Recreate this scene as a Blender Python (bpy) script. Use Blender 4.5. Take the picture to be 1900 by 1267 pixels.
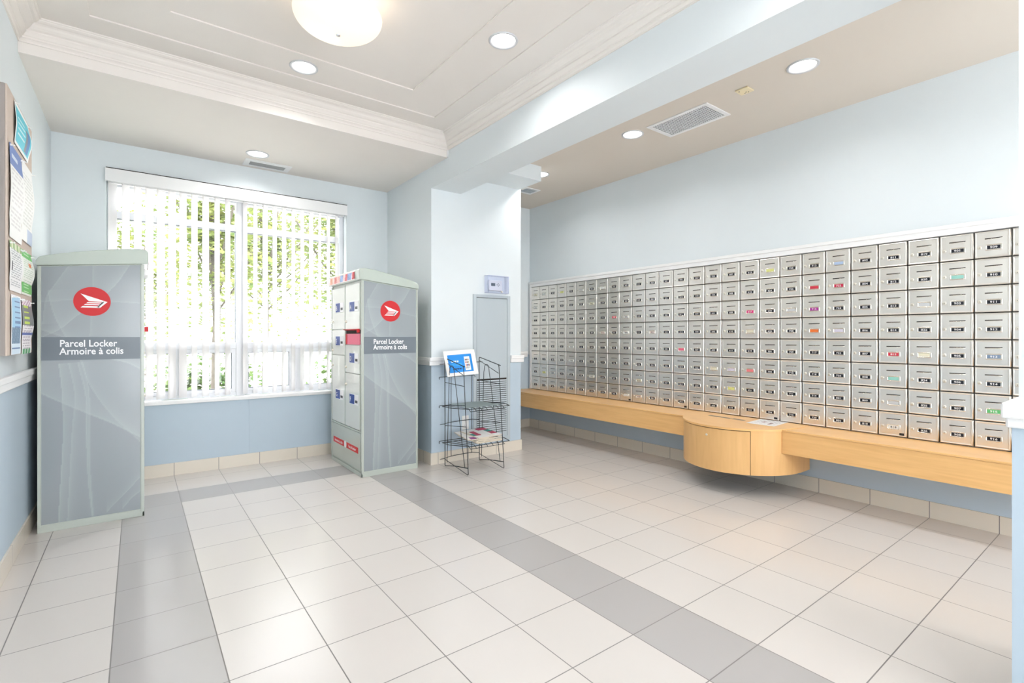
import bpy, bmesh, math, random
from mathutils import Vector, Matrix
random.seed(7)
PI = math.pi
for o in list(bpy.data.objects):
    bpy.data.objects.remove(o)
S = bpy.context.scene
COL = S.collection

# ------------------------------------------------------------------ camera, world, exposure
cam_d = bpy.data.cameras.new('camera')
cam = bpy.data.objects.new('camera', cam_d)
COL.objects.link(cam)
cam.location = (0, 0, 1.2)
cam.rotation_euler = (PI/2, 0, -0.64491)
cam_d.sensor_fit = 'HORIZONTAL'
cam_d.sensor_width = 36.0
cam_d.lens = 925.1/1900*36
cam_d.shift_y = -(633.5-624.4)/1900
cam_d.clip_start = 0.02
cam_d.clip_end = 200
S.camera = cam
S.view_settings.view_transform = 'Standard'
S.view_settings.look = 'None'
S.view_settings.gamma = 1
S.view_settings.use_curve_mapping = False
S.view_settings.exposure = 0.86
W = bpy.data.worlds.new('sky')
S.world = W
W.use_nodes = True
bg = W.node_tree.nodes['Background']
bg.inputs[0].default_value = (0.93, 0.965, 1.0, 1)
bg.inputs[1].default_value = 5.0
sun_d = bpy.data.lights.new('sun', 'SUN')
sun_d.energy = 7.0
sun_d.angle = math.radians(2)
sun_d.color = (1.0, 0.96, 0.88)
sun = bpy.data.objects.new('sun', sun_d)
COL.objects.link(sun)
sun.rotation_euler = (math.radians(38), 0, math.radians(50))   # comes from behind the building, lights the trees
DOWN_W = 2.8      # watts of one ceiling downlight
BOWL_W = 0.7


# ------------------------------------------------------------------ colours and materials
def lin(c):
    return tuple(((v/255)/12.92 if v/255 <= 0.04045 else ((v/255+0.055)/1.055)**2.4) for v in c)


def mat(name, rgb, rough=0.5, metal=0.0, emit=0.0, spec=None, trans=0.0, alpha=None, coat=0.0, noise=0.0, nscale=8.0, bump=0.0, bscale=60.0, emc=None):
    m = bpy.data.materials.new(name)
    m.use_nodes = True
    nt = m.node_tree
    b = nt.nodes['Principled BSDF']
    c = lin(rgb)+(1,)
    b.inputs['Base Color'].default_value = c
    b.inputs['Roughness'].default_value = rough
    b.inputs['Metallic'].default_value = metal
    if spec is not None:
        b.inputs['Specular IOR Level'].default_value = spec
    b.inputs['Transmission Weight'].default_value = trans
    b.inputs['Coat Weight'].default_value = coat
    if emit:
        b.inputs['Emission Color'].default_value = (lin(emc)+(1,)) if emc else c
        b.inputs['Emission Strength'].default_value = emit
    if noise or bump:
        tc = nt.nodes.new('ShaderNodeTexCoord')
        if noise:
            n = nt.nodes.new('ShaderNodeTexNoise')
            n.inputs['Scale'].default_value = nscale
            n.inputs['Detail'].default_value = 4
            nt.links.new(tc.outputs['Object'], n.inputs['Vector'])
            r = nt.nodes.new('ShaderNodeMapRange')
            r.inputs[1].default_value = 0.3
            r.inputs[2].default_value = 0.7
            r.inputs[3].default_value = 1-noise
            r.inputs[4].default_value = 1+noise
            nt.links.new(n.outputs['Fac'], r.inputs[0])
            v = nt.nodes.new('ShaderNodeVectorMath')
            v.operation = 'SCALE'
            v.inputs[0].default_value = c[:3]
            nt.links.new(r.outputs[0], v.inputs['Scale'])
            nt.links.new(v.outputs[0], b.inputs['Base Color'])
        if bump:
            n2 = nt.nodes.new('ShaderNodeTexNoise')
            n2.inputs['Scale'].default_value = bscale
            nt.links.new(tc.outputs['Object'], n2.inputs['Vector'])
            bp = nt.nodes.new('ShaderNodeBump')
            bp.inputs['Strength'].default_value = bump
            bp.inputs['Distance'].default_value = 0.002
            nt.links.new(n2.outputs['Fac'], bp.inputs['Height'])
            nt.links.new(bp.outputs[0], b.inputs['Normal'])
    return m


T = 0.334908
X0 = 0.256957
Y0 = 3.32064


def tile_material(name, axes, grout_w, is_floor):
    m = bpy.data.materials.new(name)
    m.use_nodes = True
    nt = m.node_tree
    N, L = nt.nodes.new, nt.links.new
    b = nt.nodes['Principled BSDF']
    geo = N('ShaderNodeNewGeometry')
    sep = N('ShaderNodeSeparateXYZ')
    L(geo.outputs['Position'], sep.inputs[0])

    def M(op, a, bb=None, c=None):
        n = N('ShaderNodeMath')
        n.operation = op
        for i, v in enumerate((a, bb, c)):
            if v is None:
                continue
            if isinstance(v, (int, float)):
                n.inputs[i].default_value = v
            else:
                L(v, n.inputs[i])
        return n.outputs[0]
    lines = []
    idx = {}
    for ax in axes:
        o = {'X': X0, 'Y': Y0}[ax]
        g = M('DIVIDE', M('SUBTRACT', sep.outputs[ax], o), T)
        fl = M('FLOOR', g)
        idx[ax] = fl
        fr = M('SUBTRACT', g, fl)
        d = M('MULTIPLY', M('MINIMUM', fr, M('SUBTRACT', 1.0, fr)), T)
        lines.append(M('LESS_THAN', d, grout_w/2))
    gr = lines[0]
    for l in lines[1:]:
        gr = M('MAXIMUM', gr, l)
    # per tile tint
    comb = N('ShaderNodeCombineXYZ')
    for k, ax in enumerate(axes):
        L(idx[ax], comb.inputs[k])
    wn = N('ShaderNodeTexWhiteNoise')
    L(comb.outputs[0], wn.inputs['Vector'])
    tint = M('ADD', M('MULTIPLY', wn.outputs['Value'], 0.035), 0.98)
    cream = lin((212, 206, 201)) + (1,)
    grey = lin((178, 174, 172)) + (1,)
    grout = lin((128, 124, 122)) + (1,)
    base = None
    mix1 = N('ShaderNodeMix')
    mix1.data_type = 'RGBA'
    mix1.inputs['A'].default_value = cream
    mix1.inputs['B'].default_value = grey
    if is_floor:
        gx, gy = idx['X'], idx['Y']
        # left band i=-1 (j<=3), right band i=4 (j<=3), cross band j=3 for -1<=i<=4
        below = M('LESS_THAN', gy, 3.5)
        left = M('MULTIPLY', M('COMPARE', gx, -1.0, 0.1), below)
        right = M('MULTIPLY', M('COMPARE', gx, 4.0, 0.1), below)
        cross = M('MULTIPLY', M('COMPARE', gy, 3.0, 0.1), M('COMPARE', gx, 1.5, 2.6))
        L(M('MAXIMUM', left, M('MAXIMUM', right, cross)), mix1.inputs['Factor'])
    else:
        mix1.inputs['Factor'].default_value = 0
        mix1.inputs['A'].default_value = lin((226, 217, 203)) + (1,)
    sc = N('ShaderNodeVectorMath')
    sc.operation = 'SCALE'
    L(mix1.outputs['Result'], sc.inputs[0])
    L(tint, sc.inputs['Scale'])
    mix2 = N('ShaderNodeMix')
    mix2.data_type = 'RGBA'
    L(gr, mix2.inputs['Factor'])
    L(sc.outputs[0], mix2.inputs['A'])
    mix2.inputs['B'].default_value = grout
    L(mix2.outputs['Result'], b.inputs['Base Color'])
    rr = M('ADD', M('MULTIPLY', gr, 0.4), 0.2)
    L(rr, b.inputs['Roughness'])
    b.inputs['Specular IOR Level'].default_value = 0.5
    bp = N('ShaderNodeBump')
    bp.inputs['Strength'].default_value = 0.35
    bp.inputs['Distance'].default_value = 0.002
    L(M('SUBTRACT', 1.0, gr), bp.inputs['Height'])
    L(bp.outputs[0], b.inputs['Normal'])
    return m


def wood_material(name, rgb, axis):
    m = bpy.data.materials.new(name)
    m.use_nodes = True
    nt = m.node_tree
    N, L = nt.nodes.new, nt.links.new
    b = nt.nodes['Principled BSDF']
    geo = N('ShaderNodeNewGeometry')
    mp = N('ShaderNodeMapping')
    mp.inputs['Scale'].default_value = (3, 1.2, 22) if axis == 'Y' else (9, 9, 1.0)
    L(geo.outputs['Position'], mp.inputs[0])
    n = N('ShaderNodeTexNoise')
    n.inputs['Scale'].default_value = 2.5
    n.inputs['Detail'].default_value = 6
    n.inputs['Distortion'].default_value = 0.8
    L(mp.outputs[0], n.inputs['Vector'])
    r = N('ShaderNodeValToRGB')
    c = lin(rgb)
    r.color_ramp.elements[0].position = 0.3
    r.color_ramp.elements[0].color = (c[0]*0.93, c[1]*0.90, c[2]*0.86, 1)
    r.color_ramp.elements[1].position = 0.75
    r.color_ramp.elements[1].color = (c[0]*1.03, c[1]*1.04, c[2]*1.05, 1)
    L(n.outputs['Fac'], r.inputs[0])
    L(r.outputs[0], b.inputs['Base Color'])
    b.inputs['Roughness'].default_value = 0.32
    return m


def paint_material(name, rough=0.5, coat=0.0):
    m = bpy.data.materials.new(name)
    m.use_nodes = True
    nt = m.node_tree
    b = nt.nodes['Principled BSDF']
    a = nt.nodes.new('ShaderNodeAttribute')
    a.attribute_name = 'paint'
    nt.links.new(a.outputs['Color'], b.inputs['Base Color'])
    b.inputs['Roughness'].default_value = rough
    b.inputs['Coat Weight'].default_value = coat
    b.inputs['Coat Roughness'].default_value = 0.1
    return m


def vane_material():
    m = bpy.data.materials.new('blind_vane')
    m.use_nodes = True
    nt = m.node_tree
    b = nt.nodes['Principled BSDF']
    out = nt.nodes['Material Output']
    b.inputs['Base Color'].default_value = lin((228, 226, 226))+(1,)
    b.inputs['Roughness'].default_value = 0.6
    t = nt.nodes.new('ShaderNodeBsdfTranslucent')
    t.inputs[0].default_value = lin((206, 203, 202))+(1,)
    mx = nt.nodes.new('ShaderNodeMixShader')
    mx.inputs[0].default_value = 0.35
    nt.links.new(b.outputs[0], mx.inputs[1])
    nt.links.new(t.outputs[0], mx.inputs[2])
    nt.links.new(mx.outputs[0], out.inputs[0])
    return m


def leaf_material(name, rgb):
    m = bpy.data.materials.new(name)
    m.use_nodes = True
    nt = m.node_tree
    b = nt.nodes['Principled BSDF']
    out = nt.nodes['Material Output']
    geo = nt.nodes.new('ShaderNodeNewGeometry')
    n = nt.nodes.new('ShaderNodeTexNoise')
    n.inputs['Scale'].default_value = 3.0
    nt.links.new(geo.outputs['Position'], n.inputs['Vector'])
    r = nt.nodes.new('ShaderNodeValToRGB')
    c = lin(rgb)
    r.color_ramp.elements[0].position = 0.35
    r.color_ramp.elements[0].color = (c[0]*0.55, c[1]*0.75, c[2]*0.6, 1)
    r.color_ramp.elements[1].position = 0.65
    r.color_ramp.elements[1].color = (c[0]*1.3, c[1]*1.2, c[2]*0.9, 1)
    nt.links.new(n.outputs['Fac'], r.inputs[0])
    nt.links.new(r.outputs[0], b.inputs['Base Color'])
    b.inputs['Roughness'].default_value = 0.6
    t = nt.nodes.new('ShaderNodeBsdfTranslucent')
    nt.links.new(r.outputs[0], t.inputs[0])
    mx = nt.nodes.new('ShaderNodeMixShader')
    mx.inputs[0].default_value = 0.4
    nt.links.new(b.outputs[0], mx.inputs[1])
    nt.links.new(t.outputs[0], mx.inputs[2])
    nt.links.new(mx.outputs[0], out.inputs[0])
    return m


def glass_material(name='window_glass', tint=(1, 1, 1), fac=0.08):
    m = bpy.data.materials.new(name)
    m.use_nodes = True
    nt = m.node_tree
    out = nt.nodes['Material Output']
    nt.nodes.remove(nt.nodes['Principled BSDF'])
    t = nt.nodes.new('ShaderNodeBsdfTransparent')
    t.inputs[0].default_value = tint+(1,)
    g = nt.nodes.new('ShaderNodeBsdfGlossy')
    g.inputs['Roughness'].default_value = 0.02
    lw = nt.nodes.new('ShaderNodeLayerWeight')
    lw.inputs[0].default_value = 0.5
    pw = nt.nodes.new('ShaderNodeMath')
    pw.operation = 'POWER'
    pw.inputs[1].default_value = 5.0
    nt.links.new(lw.outputs['Facing'], pw.inputs[0])
    fr = nt.nodes.new('ShaderNodeMath')
    fr.operation = 'MULTIPLY_ADD'
    fr.inputs[1].default_value = 0.6
    fr.inputs[2].default_value = 0.03
    nt.links.new(pw.outputs[0], fr.inputs[0])
    mx = nt.nodes.new('ShaderNodeMixShader')
    nt.links.new(fr.outputs[0], mx.inputs[0])
    nt.links.new(t.outputs[0], mx.inputs[1])
    nt.links.new(g.outputs[0], mx.inputs[2])
    nt.links.new(mx.outputs[0], out.inputs[0])
    return m


def steel_material(name, rgb, rough):
    m = bpy.data.materials.new(name)
    m.use_nodes = True
    nt = m.node_tree
    N, L = nt.nodes.new, nt.links.new
    b = nt.nodes['Principled BSDF']
    b.inputs['Base Color'].default_value = lin(rgb)+(1,)
    b.inputs['Metallic'].default_value = 1.0
    b.inputs['Roughness'].default_value = rough
    geo = N('ShaderNodeNewGeometry')
    n = N('ShaderNodeTexNoise')
    n.inputs['Scale'].default_value = 9
    n.inputs['Detail'].default_value = 1
    L(geo.outputs['Position'], n.inputs['Vector'])
    bp = N('ShaderNodeBump')
    bp.inputs['Strength'].default_value = 0.5
    bp.inputs['Distance'].default_value = 0.004
    L(n.outputs['Fac'], bp.inputs['Height'])
    L(bp.outputs[0], b.inputs['Normal'])
    return m


M = {}
M['wall_up'] = mat('wall_paint_upper', (223, 230, 233), 0.6, noise=0.01, nscale=3)
M['wall_low'] = mat('wall_paint_lower', (188, 204, 217), 0.55, noise=0.012, nscale=3)
M['ceiling'] = mat('ceiling_paint', (233, 227, 221), 0.75, noise=0.01, nscale=3)
M['ceil_bay'] = mat('bay_ceiling_beige', (219, 210, 199), 0.75)  # darker and more beige than the other ceilings
M['trim'] = mat('white_trim_paint', (240, 240, 240), 0.4)
M['tile'] = tile_material('floor_tile', 'XY', 0.0042, True)
M['base_x'] = tile_material('baseboard_tile_x', 'X', 0.004, False)
M['base_y'] = tile_material('baseboard_tile_y', 'Y', 0.004, False)
M['wood'] = wood_material('maple_veneer_bench', (245, 195, 130), 'Y')
M['woodv'] = wood_material('maple_veneer_cabinet', (238, 190, 128), 'Z')
M['gap'] = mat('dark_gap', (40, 34, 30), 0.8)
M['steel'] = steel_material('brushed_steel_door', (240, 235, 228), 0.31)
M['steel2'] = steel_material('steel_holder', (222, 217, 208), 0.2)
M['steel_dark'] = mat('steel_housing', (70, 68, 66), 0.4, 0.8)
M['lock'] = mat('lock_metal', (232, 226, 214), 0.4, 0.85)
M['black'] = mat('black_plastic', (22, 24, 30), 0.35)
M['card'] = mat('black_number_card', (18, 22, 34), 0.3)
M['digit'] = mat('white_digits', (235, 235, 235), 0.5)
M['locker'] = mat('locker_enamel', (186, 193, 185), 0.3, coat=0.3)
M['locker_door'] = mat('locker_door_enamel', (218, 222, 216), 0.18, coat=0.6)
M['lidm'] = mat('locker_lid_plastic', (186, 196, 187), 0.25, coat=0.4)
M['banner'] = mat('banner_grey', (108, 117, 126), 0.3)
M['red'] = mat('logo_red', (206, 8, 22), 0.45)
M['white'] = mat('white_print', (246, 246, 248), 0.4)
M['blue'] = mat('label_blue', (26, 66, 150), 0.4)
M['paint'] = paint_material('printed_surface', 0.45)
M['veil'] = paint_material('printed_veil_pattern', 0.25, 0.4)
M['vane'] = vane_material()
M['winframe'] = mat('window_frame_white', (228, 230, 234), 0.4)
M['glass'] = glass_material()
M['gasket'] = mat('window_gasket', (120, 126, 132), 0.6)
M['wire'] = mat('rack_wire', (58, 64, 66), 0.35, 0.6)
M['paper'] = mat('white_paper', (244, 243, 241), 0.6)
M['page'] = mat('newsprint', (228, 216, 196), 0.8)
M['ring'] = mat('light_ring', (206, 207, 210), 0.35)
M['lamp'] = mat('lamp_diffuser', (255, 253, 250), 0.4, emit=6.0)
M['bowl'] = mat('bowl_glass', (246, 232, 208), 0.3, emit=0.30, emc=(255, 246, 230))
M['chrome'] = mat('reflector', (235, 235, 238), 0.15, 1.0)
M['grille_hole'] = mat('duct_dark', (34, 32, 44), 0.9)
M['metal_grey'] = mat('grey_access_door_paint', (184, 194, 200), 0.45)
M['plastic'] = mat('white_plastic', (238, 238, 236), 0.35)
M['cream'] = mat('cream_plastic', (238, 222, 184), 0.4)
M['clear'] = glass_material('clear_cover', (0.93, 0.94, 0.99))
M['board'] = mat('board_fabric', (158, 150, 146), 0.9, bump=0.3, bscale=300)
M['boardf'] = mat('board_cork', (206, 190, 178), 0.9, bump=0.3, bscale=300)
M['ground'] = mat('pavement', (200, 198, 192), 0.9)
M['grass'] = mat('lawn', (104, 120, 84), 0.9, noise=0.2, nscale=6)
M['bark'] = mat('bark', (84, 78, 70), 0.9, noise=0.2, nscale=14)
M['leaf1'] = leaf_material('yellow_green_leaves', (116, 124, 76))
M['leaf2'] = leaf_material('green_leaves', (92, 114, 70))
M['render_wall'] = mat('pale_house_wall', (140, 130, 118), 0.9)
M['lcd'] = mat('lcd_grey', (92, 104, 112), 0.3)


# ------------------------------------------------------------------ mesh helpers
class MB:
    def __init__(self):
        self.bm = bmesh.new()
        self.mi = 0

    def _setm(self, faces):
        for f in faces:
            f.material_index = self.mi

    def box(self, x0, x1, y0, y1, z0, z1, bev=0.0, seg=2):
        b = bmesh.new()
        vs = [b.verts.new((x, y, z)) for x in (x0, x1) for y in (y0, y1) for z in (z0, z1)]
        for q in ((0, 1, 3, 2), (4, 6, 7, 5), (0, 4, 5, 1), (2, 3, 7, 6), (0, 2, 6, 4), (1, 5, 7, 3)):
            b.faces.new([vs[i] for i in q])
        if bev:
            bmesh.ops.bevel(b, geom=b.edges[:], offset=bev, segments=seg, affect='EDGES', profile=0.5)
        self.merge(b)
        return self

    def merge(self, b, mtx=None):
        if mtx is not None:
            b.transform(mtx)
        for f in b.faces:
            f.material_index = self.mi
        me = bpy.data.meshes.new('tmp')
        b.to_mesh(me)
        b.free()
        self.bm.from_mesh(me)
        bpy.data.meshes.remove(me)

    def prism(self, pts, a0, a1, axes='XZ', bev=0.0, seg=2):
        """pts 2-D outline in the two named axes, extruded along the third from a0 to a1"""
        third = [a for a in 'XYZ' if a not in axes][0]

        def P(p, t):
            d = {axes[0]: p[0], axes[1]: p[1], third: t}
            return (d['X'], d['Y'], d['Z'])
        b = bmesh.new()
        A = [b.verts.new(P(p, a0)) for p in pts]
        B = [b.verts.new(P(p, a1)) for p in pts]
        fa = b.faces.new(A)
        fb = b.faces.new(B[::-1])
        n = len(pts)
        for i in range(n):
            b.faces.new((A[i], B[i], B[(i+1) % n], A[(i+1) % n]))
        bmesh.ops.recalc_face_normals(b, faces=b.faces[:])
        if bev:
            es = [e for e in b.edges if len(e.link_faces) == 2 and e.calc_face_angle() > 0.5]
            bmesh.ops.bevel(b, geom=es, offset=bev, segments=seg, affect='EDGES', profile=0.5)
        self.merge(b)
        return self

    def tube(self, pts, r, seg=8, closed=False):
        pts = [Vector(p) for p in pts]
        b = bmesh.new()
        rings = []
        n = len(pts)
        up = None
        for i, p in enumerate(pts):
            if closed:
                d = (pts[(i+1) % n]-pts[i-1]).normalized()
            elif i == 0:
                d = (pts[1]-p).normalized()
            elif i == n-1:
                d = (p-pts[i-1]).normalized()
            else:
                d = ((pts[i+1]-p).normalized()+(p-pts[i-1]).normalized())
                d = d.normalized() if d.length > 1e-6 else (pts[i+1]-p).normalized()
            if up is None:
                up = d.orthogonal().normalized()
            else:
                up = (up-d*up.dot(d))
                up = up.normalized() if up.length > 1e-5 else d.orthogonal().normalized()
            s = d.cross(up)
            rings.append([b.verts.new(p+(up*math.cos(2*PI*k/seg)+s*math.sin(2*PI*k/seg))*r) for k in range(seg)])
        m = n if closed else n-1
        for i in range(m):
            A, B = rings[i], rings[(i+1) % n]
            for k in range(seg):
                f = b.faces.new((A[k], A[(k+1) % seg], B[(k+1) % seg], B[k]))
                f.smooth = True
        if not closed:
            b.faces.new(rings[0][::-1])
            b.faces.new(rings[-1])
        self.merge(b)
        return self

    def lathe(self, prof, c=(0, 0, 0), axis='Z', seg=32, smooth=True):
        """prof list of (r, h)"""
        b = bmesh.new()
        rings = []
        for r, h in prof:
            if r < 1e-6:
                rings.append([b.verts.new((0, 0, h))])
            else:
                rings.append([b.verts.new((r*math.cos(2*PI*k/seg), r*math.sin(2*PI*k/seg), h)) for k in range(seg)])
        for A, B in zip(rings, rings[1:]):
            for k in range(seg):
                k2 = (k+1) % seg
                if len(A) == 1 and len(B) == 1:
                    continue
                if len(A) == 1:
                    f = b.faces.new((A[0], B[k2], B[k]))
                elif len(B) == 1:
                    f = b.faces.new((A[k], A[k2], B[0]))
                else:
                    f = b.faces.new((A[k], A[k2], B[k2], B[k]))
                f.smooth = smooth
        bmesh.ops.recalc_face_normals(b, faces=b.faces[:])
        R = {'Z': Matrix.Identity(4), 'X': Matrix.Rotation(PI/2, 4, 'Y'), 'Y': Matrix.Rotation(-PI/2, 4, 'X'),
             '-X': Matrix.Rotation(-PI/2, 4, 'Y'), '-Y': Matrix.Rotation(PI/2, 4, 'X'), '-Z': Matrix.Rotation(PI, 4, 'X')}[axis]
        self.merge(b, Matrix.Translation(c) @ R)
        return self

    def obj(self, name, mats, parent=None, kind=None, loc=None):
        me = bpy.data.meshes.new(name)
        off = None
        if loc is not None:
            off = Vector(loc)
        elif parent is not None:
            off = Vector(base_loc(parent))
        if off is not None:
            self.bm.transform(Matrix.Translation(-off))
        self.bm.normal_update()
        self.bm.to_mesh(me)
        self.bm.free()
        if not isinstance(mats, (list, tuple)):
            mats = [mats]
        for m in mats:
            me.materials.append(m)
        o = bpy.data.objects.new(name, me)
        COL.objects.link(o)
        if parent is not None:
            o.parent = parent
        elif loc is not None:
            o.location = loc
        if kind:
            o['kind'] = kind
        return o


def base_loc(o):
    v = Vector(o.location)
    while o.parent is not None:
        o = o.parent
        v += Vector(o.location)
    return v


def tag(o, label=None, cat=None, group=None, kind=None):
    if label:
        o['label'] = label
    if cat:
        o['category'] = cat
    if group:
        o['group'] = group
    if kind:
        o['kind'] = kind
    return o


def thing(name, loc, label, cat, group=None):
    o = bpy.data.objects.new(name, None)
    o.empty_display_size = 0.05
    COL.objects.link(o)
    o.location = loc
    return tag(o, label, cat, group)


def struct(name, mb, mats):
    return mb.obj(name, mats, kind='structure')


def copy_tree(o, parent=None):
    c = o.copy()
    COL.objects.link(c)
    if parent is not None:
        c.parent = parent
    for ch in list(o.children):
        copy_tree(ch, c)
    return c


TXT = {}


def text_bm(s, size, align='LEFT', depth=0.0006, spacing=1.0, sx=1.0, bold=0.0):
    cu = bpy.data.curves.new('t', 'FONT')
    cu.body = s
    cu.size = size
    cu.align_x = align
    cu.extrude = depth
    cu.offset = bold
    cu.space_character = spacing
    cu.resolution_u = 3
    ob = bpy.data.objects.new('t', cu)
    me = bpy.data.meshes.new_from_object(ob)
    b = bmesh.new()
    b.from_mesh(me)
    bpy.data.meshes.remove(me)
    bpy.data.objects.remove(ob)
    bpy.data.curves.remove(cu)
    b.transform(Matrix.Scale(sx, 4, (1, 0, 0)))
    return b


def fit(b, width):
    xs = [v.co.x for v in b.verts]
    k = width/(max(xs)-min(xs))
    b.transform(Matrix.Scale(k, 4, (1, 0, 0)))
    return b


def basis(right, up, out, origin):
    m = Matrix.Identity(4)
    for i, v in enumerate((right, up, out)):
        for k in range(3):
            m[k][i] = v[k]
    for k in range(3):
        m[k][3] = origin[k]
    return m


# facings: (right, up, out)
F_S = ((1, 0, 0), (0, 0, 1), (0, -1, 0))       # faces -Y (towards the camera)
F_W = ((0, -1, 0), (0, 0, 1), (-1, 0, 0))      # faces -X
F_E = ((0, 1, 0), (0, 0, 1), (1, 0, 0))        # faces +X
F_U = ((0, -1, 0), (1, 0, 0), (0, 0, 1))       # lies flat, read by someone facing +X


def painted(name, w, h, fn, nx, ny, face, origin, parent=None, smooth=False, bend=None, m=None, th=0.0, corner=True, loc=None):
    """printed sheet: colour of every cell from fn(u, v) with v downwards"""
    b = bmesh.new()
    V = []
    for j in range(ny+1):
        row = []
        for i in range(nx+1):
            u, v = i/nx, j/ny
            dz = bend(u, v) if bend else 0.0
            row.append(b.verts.new((u*w, (1-v)*h, dz+th)))
        V.append(row)
    for j in range(ny):
        for i in range(nx):
            f = b.faces.new((V[j+1][i], V[j+1][i+1], V[j][i+1], V[j][i]))
            f.smooth = bool(bend)
    mt = basis(*face, origin)
    b.transform(mt)
    off = Vector(loc) if loc is not None else (Vector(base_loc(parent)) if parent is not None else Vector((0, 0, 0)))
    b.transform(Matrix.Translation(-off))
    me = bpy.data.meshes.new(name)
    b.to_mesh(me)
    b.free()
    if corner:
        at = me.color_attributes.new('paint', 'FLOAT_COLOR', 'CORNER')
        for p in me.polygons:
            j, i = divmod(p.index, nx)
            c = lin(fn((i+0.5)/nx, (j+0.5)/ny))+(1,)
            for li in p.loop_indices:
                at.data[li].color = c
    else:
        at = me.color_attributes.new('paint', 'FLOAT_COLOR', 'POINT')
        for k in range(len(me.vertices)):
            j, i = divmod(k, nx+1)
            at.data[k].color = lin(fn(i/nx, j/ny))+(1,)
    me.materials.append(m or M['paint'])
    o = bpy.data.objects.new(name, me)
    COL.objects.link(o)
    if parent is not None:
        o.parent = parent
    elif loc is not None:
        o.location = loc
    return o


# ------------------------------------------------------------------ room shell
XL, XC0, XC1, XM = -0.53, 2.20, 3.26, 4.20      # left wall, pillar left/right, mailbox wall
YW, YP, YE = 5.21, 4.18, 5.19                   # window wall, pillar front, end wall of mail bay
YB = -3.2                                       # wall behind the camera
ZT, ZS, ZM, ZBM = 2.96, 2.785, 2.905, 2.587     # tray ceiling, low soffit, mail ceiling, beam underside
ZR = 0.93                                       # bottom of chair rail
ZTOP = 3.1
WX0, WX1, WZ0, WZ1 = -0.20, 1.752, 0.645, 2.50  # window opening

struct('floor', MB().box(XL-0.1, XM+0.1, YB-0.1, YW+0.25, -0.1, 0.0), M['tile'])


def wall(name, boxes):
    """boxes: (x0,x1,y0,y1,z0,z1,lower?)"""
    mb = MB()
    for bx in boxes:
        mb.mi = bx[6]
        mb.box(*bx[:6])
    return struct(name, mb, [M['wall_up'], M['wall_low']])


wall('wall_left', [(XL-0.1, XL, YB, YW+0.2, 0.0, ZR+0.03, 1), (XL-0.1, XL, YB, YW+0.2, ZR+0.03, ZTOP, 0)])
wall('wall_window', [
    (XL, WX0, YW, YW+0.2, 0, ZR+0.03, 1), (XL, WX0, YW, YW+0.2, ZR+0.03, ZTOP, 0),
    (WX1, XC0, YW, YW+0.2, 0, ZR+0.03, 1), (WX1, XC0, YW, YW+0.2, ZR+0.03, ZTOP, 0),
    (WX0, 0.8365, YW, YW+0.2, 0, WZ0-0.03, 1), (0.8395, WX1, YW, YW+0.2, 0, WZ0-0.03, 1), (0.8365, 0.8395, YW+0.004, YW+0.2, 0, WZ0-0.03, 1),
    (WX0, WX1, YW, YW+0.2, WZ1, ZTOP, 0)])
wall('wall_pillar', [(XC0, XC1, YP, YW+0.2, 0, ZR+0.03, 1), (XC0, XC1, YP, YW+0.2, ZR+0.03, ZTOP, 0)])
wall('wall_end', [(XC1, XM, YE, YE+0.2, 0, ZR+0.03, 1), (XC1, XM, YE, YE+0.2, ZR+0.03, ZTOP, 0)])
wall('wall_mail', [(XM, XM+0.1, YB, YE+0.2, 0, 0.9, 1), (XM, XM+0.1, YB, YE+0.2, 0.9, ZTOP, 0)])
wall('wall_rear', [
    (XL, -0.3, YB-0.1, YB, 0, 2.3, 0), (4.0, XM, YB-0.1, YB, 0, 2.3, 0), (XL, XM, YB-0.1, YB, 2.3, ZTOP, 0)])
# unseen glazed entrance, added behind the camera to let in frontal daylight
mb = MB()
for x in (-0.3, 0.75, 1.8, 2.87, 3.95):
    mb.box(x, x+0.05, YB-0.08, YB-0.02, 0, 2.3)
mb.box(-0.3, 4.0, YB-0.08, YB-0.02, 2.25, 2.30).box(-0.3, 4.0, YB-0.08, YB-0.02, 0.0, 0.08)
d1 = struct('added_entrance', mb, M['winframe'])
MB().box(-0.25, 3.95, YB-0.055, YB-0.049, 0.08, 2.25).obj('added_entrance_glass', M['glass'], d1)

# beam and dropped box beside it
mb = MB().box(XC0, 2.52, YB, YP, ZBM, ZTOP)
struct('ceiling_beam', mb, M['wall_up'])
struct('ceiling_bulkhead', MB().box(2.52, XC1-0.02, 3.82, YP, 2.757, ZM), M['wall_up'])
# ceilings
struct('ceiling', MB().box(XL, XC0, 3.87, YW, ZS, ZTOP), M['ceiling'])
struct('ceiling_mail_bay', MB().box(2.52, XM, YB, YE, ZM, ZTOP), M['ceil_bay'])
mb = MB()
ox0, ox1, oy0, oy1 = -0.208, 1.913, -1.6, 3.583
ix0, ix1, iy0, iy1 = 0.146, 1.585, -1.25, 3.29
st = 0.008


def ring(mb, a, b, z0, z1):
    (ax0, ax1, ay0, ay1), (bx0, bx1, by0, by1) = a, b
    mb.box(ax0, bx0, ay0, ay1, z0, z1)
    mb.box(bx1, ax1, ay0, ay1, z0, z1)
    mb.box(bx0, bx1, ay0, by0, z0, z1)
    mb.box(bx0, bx1, by1, ay1, z0, z1)


ring(mb, (XL, XC0, YB, 3.87), (ox0, ox1, oy0, oy1), ZT, ZTOP)
ring(mb, (ox0, ox1, oy0, oy1), (ix0, ix1, iy0, iy1), ZT+st, ZTOP)
mb.box(ix0, ix1, iy0, iy1, ZT+2*st, ZTOP)
struct('ceiling_tray', mb, M['ceiling'])

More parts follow.
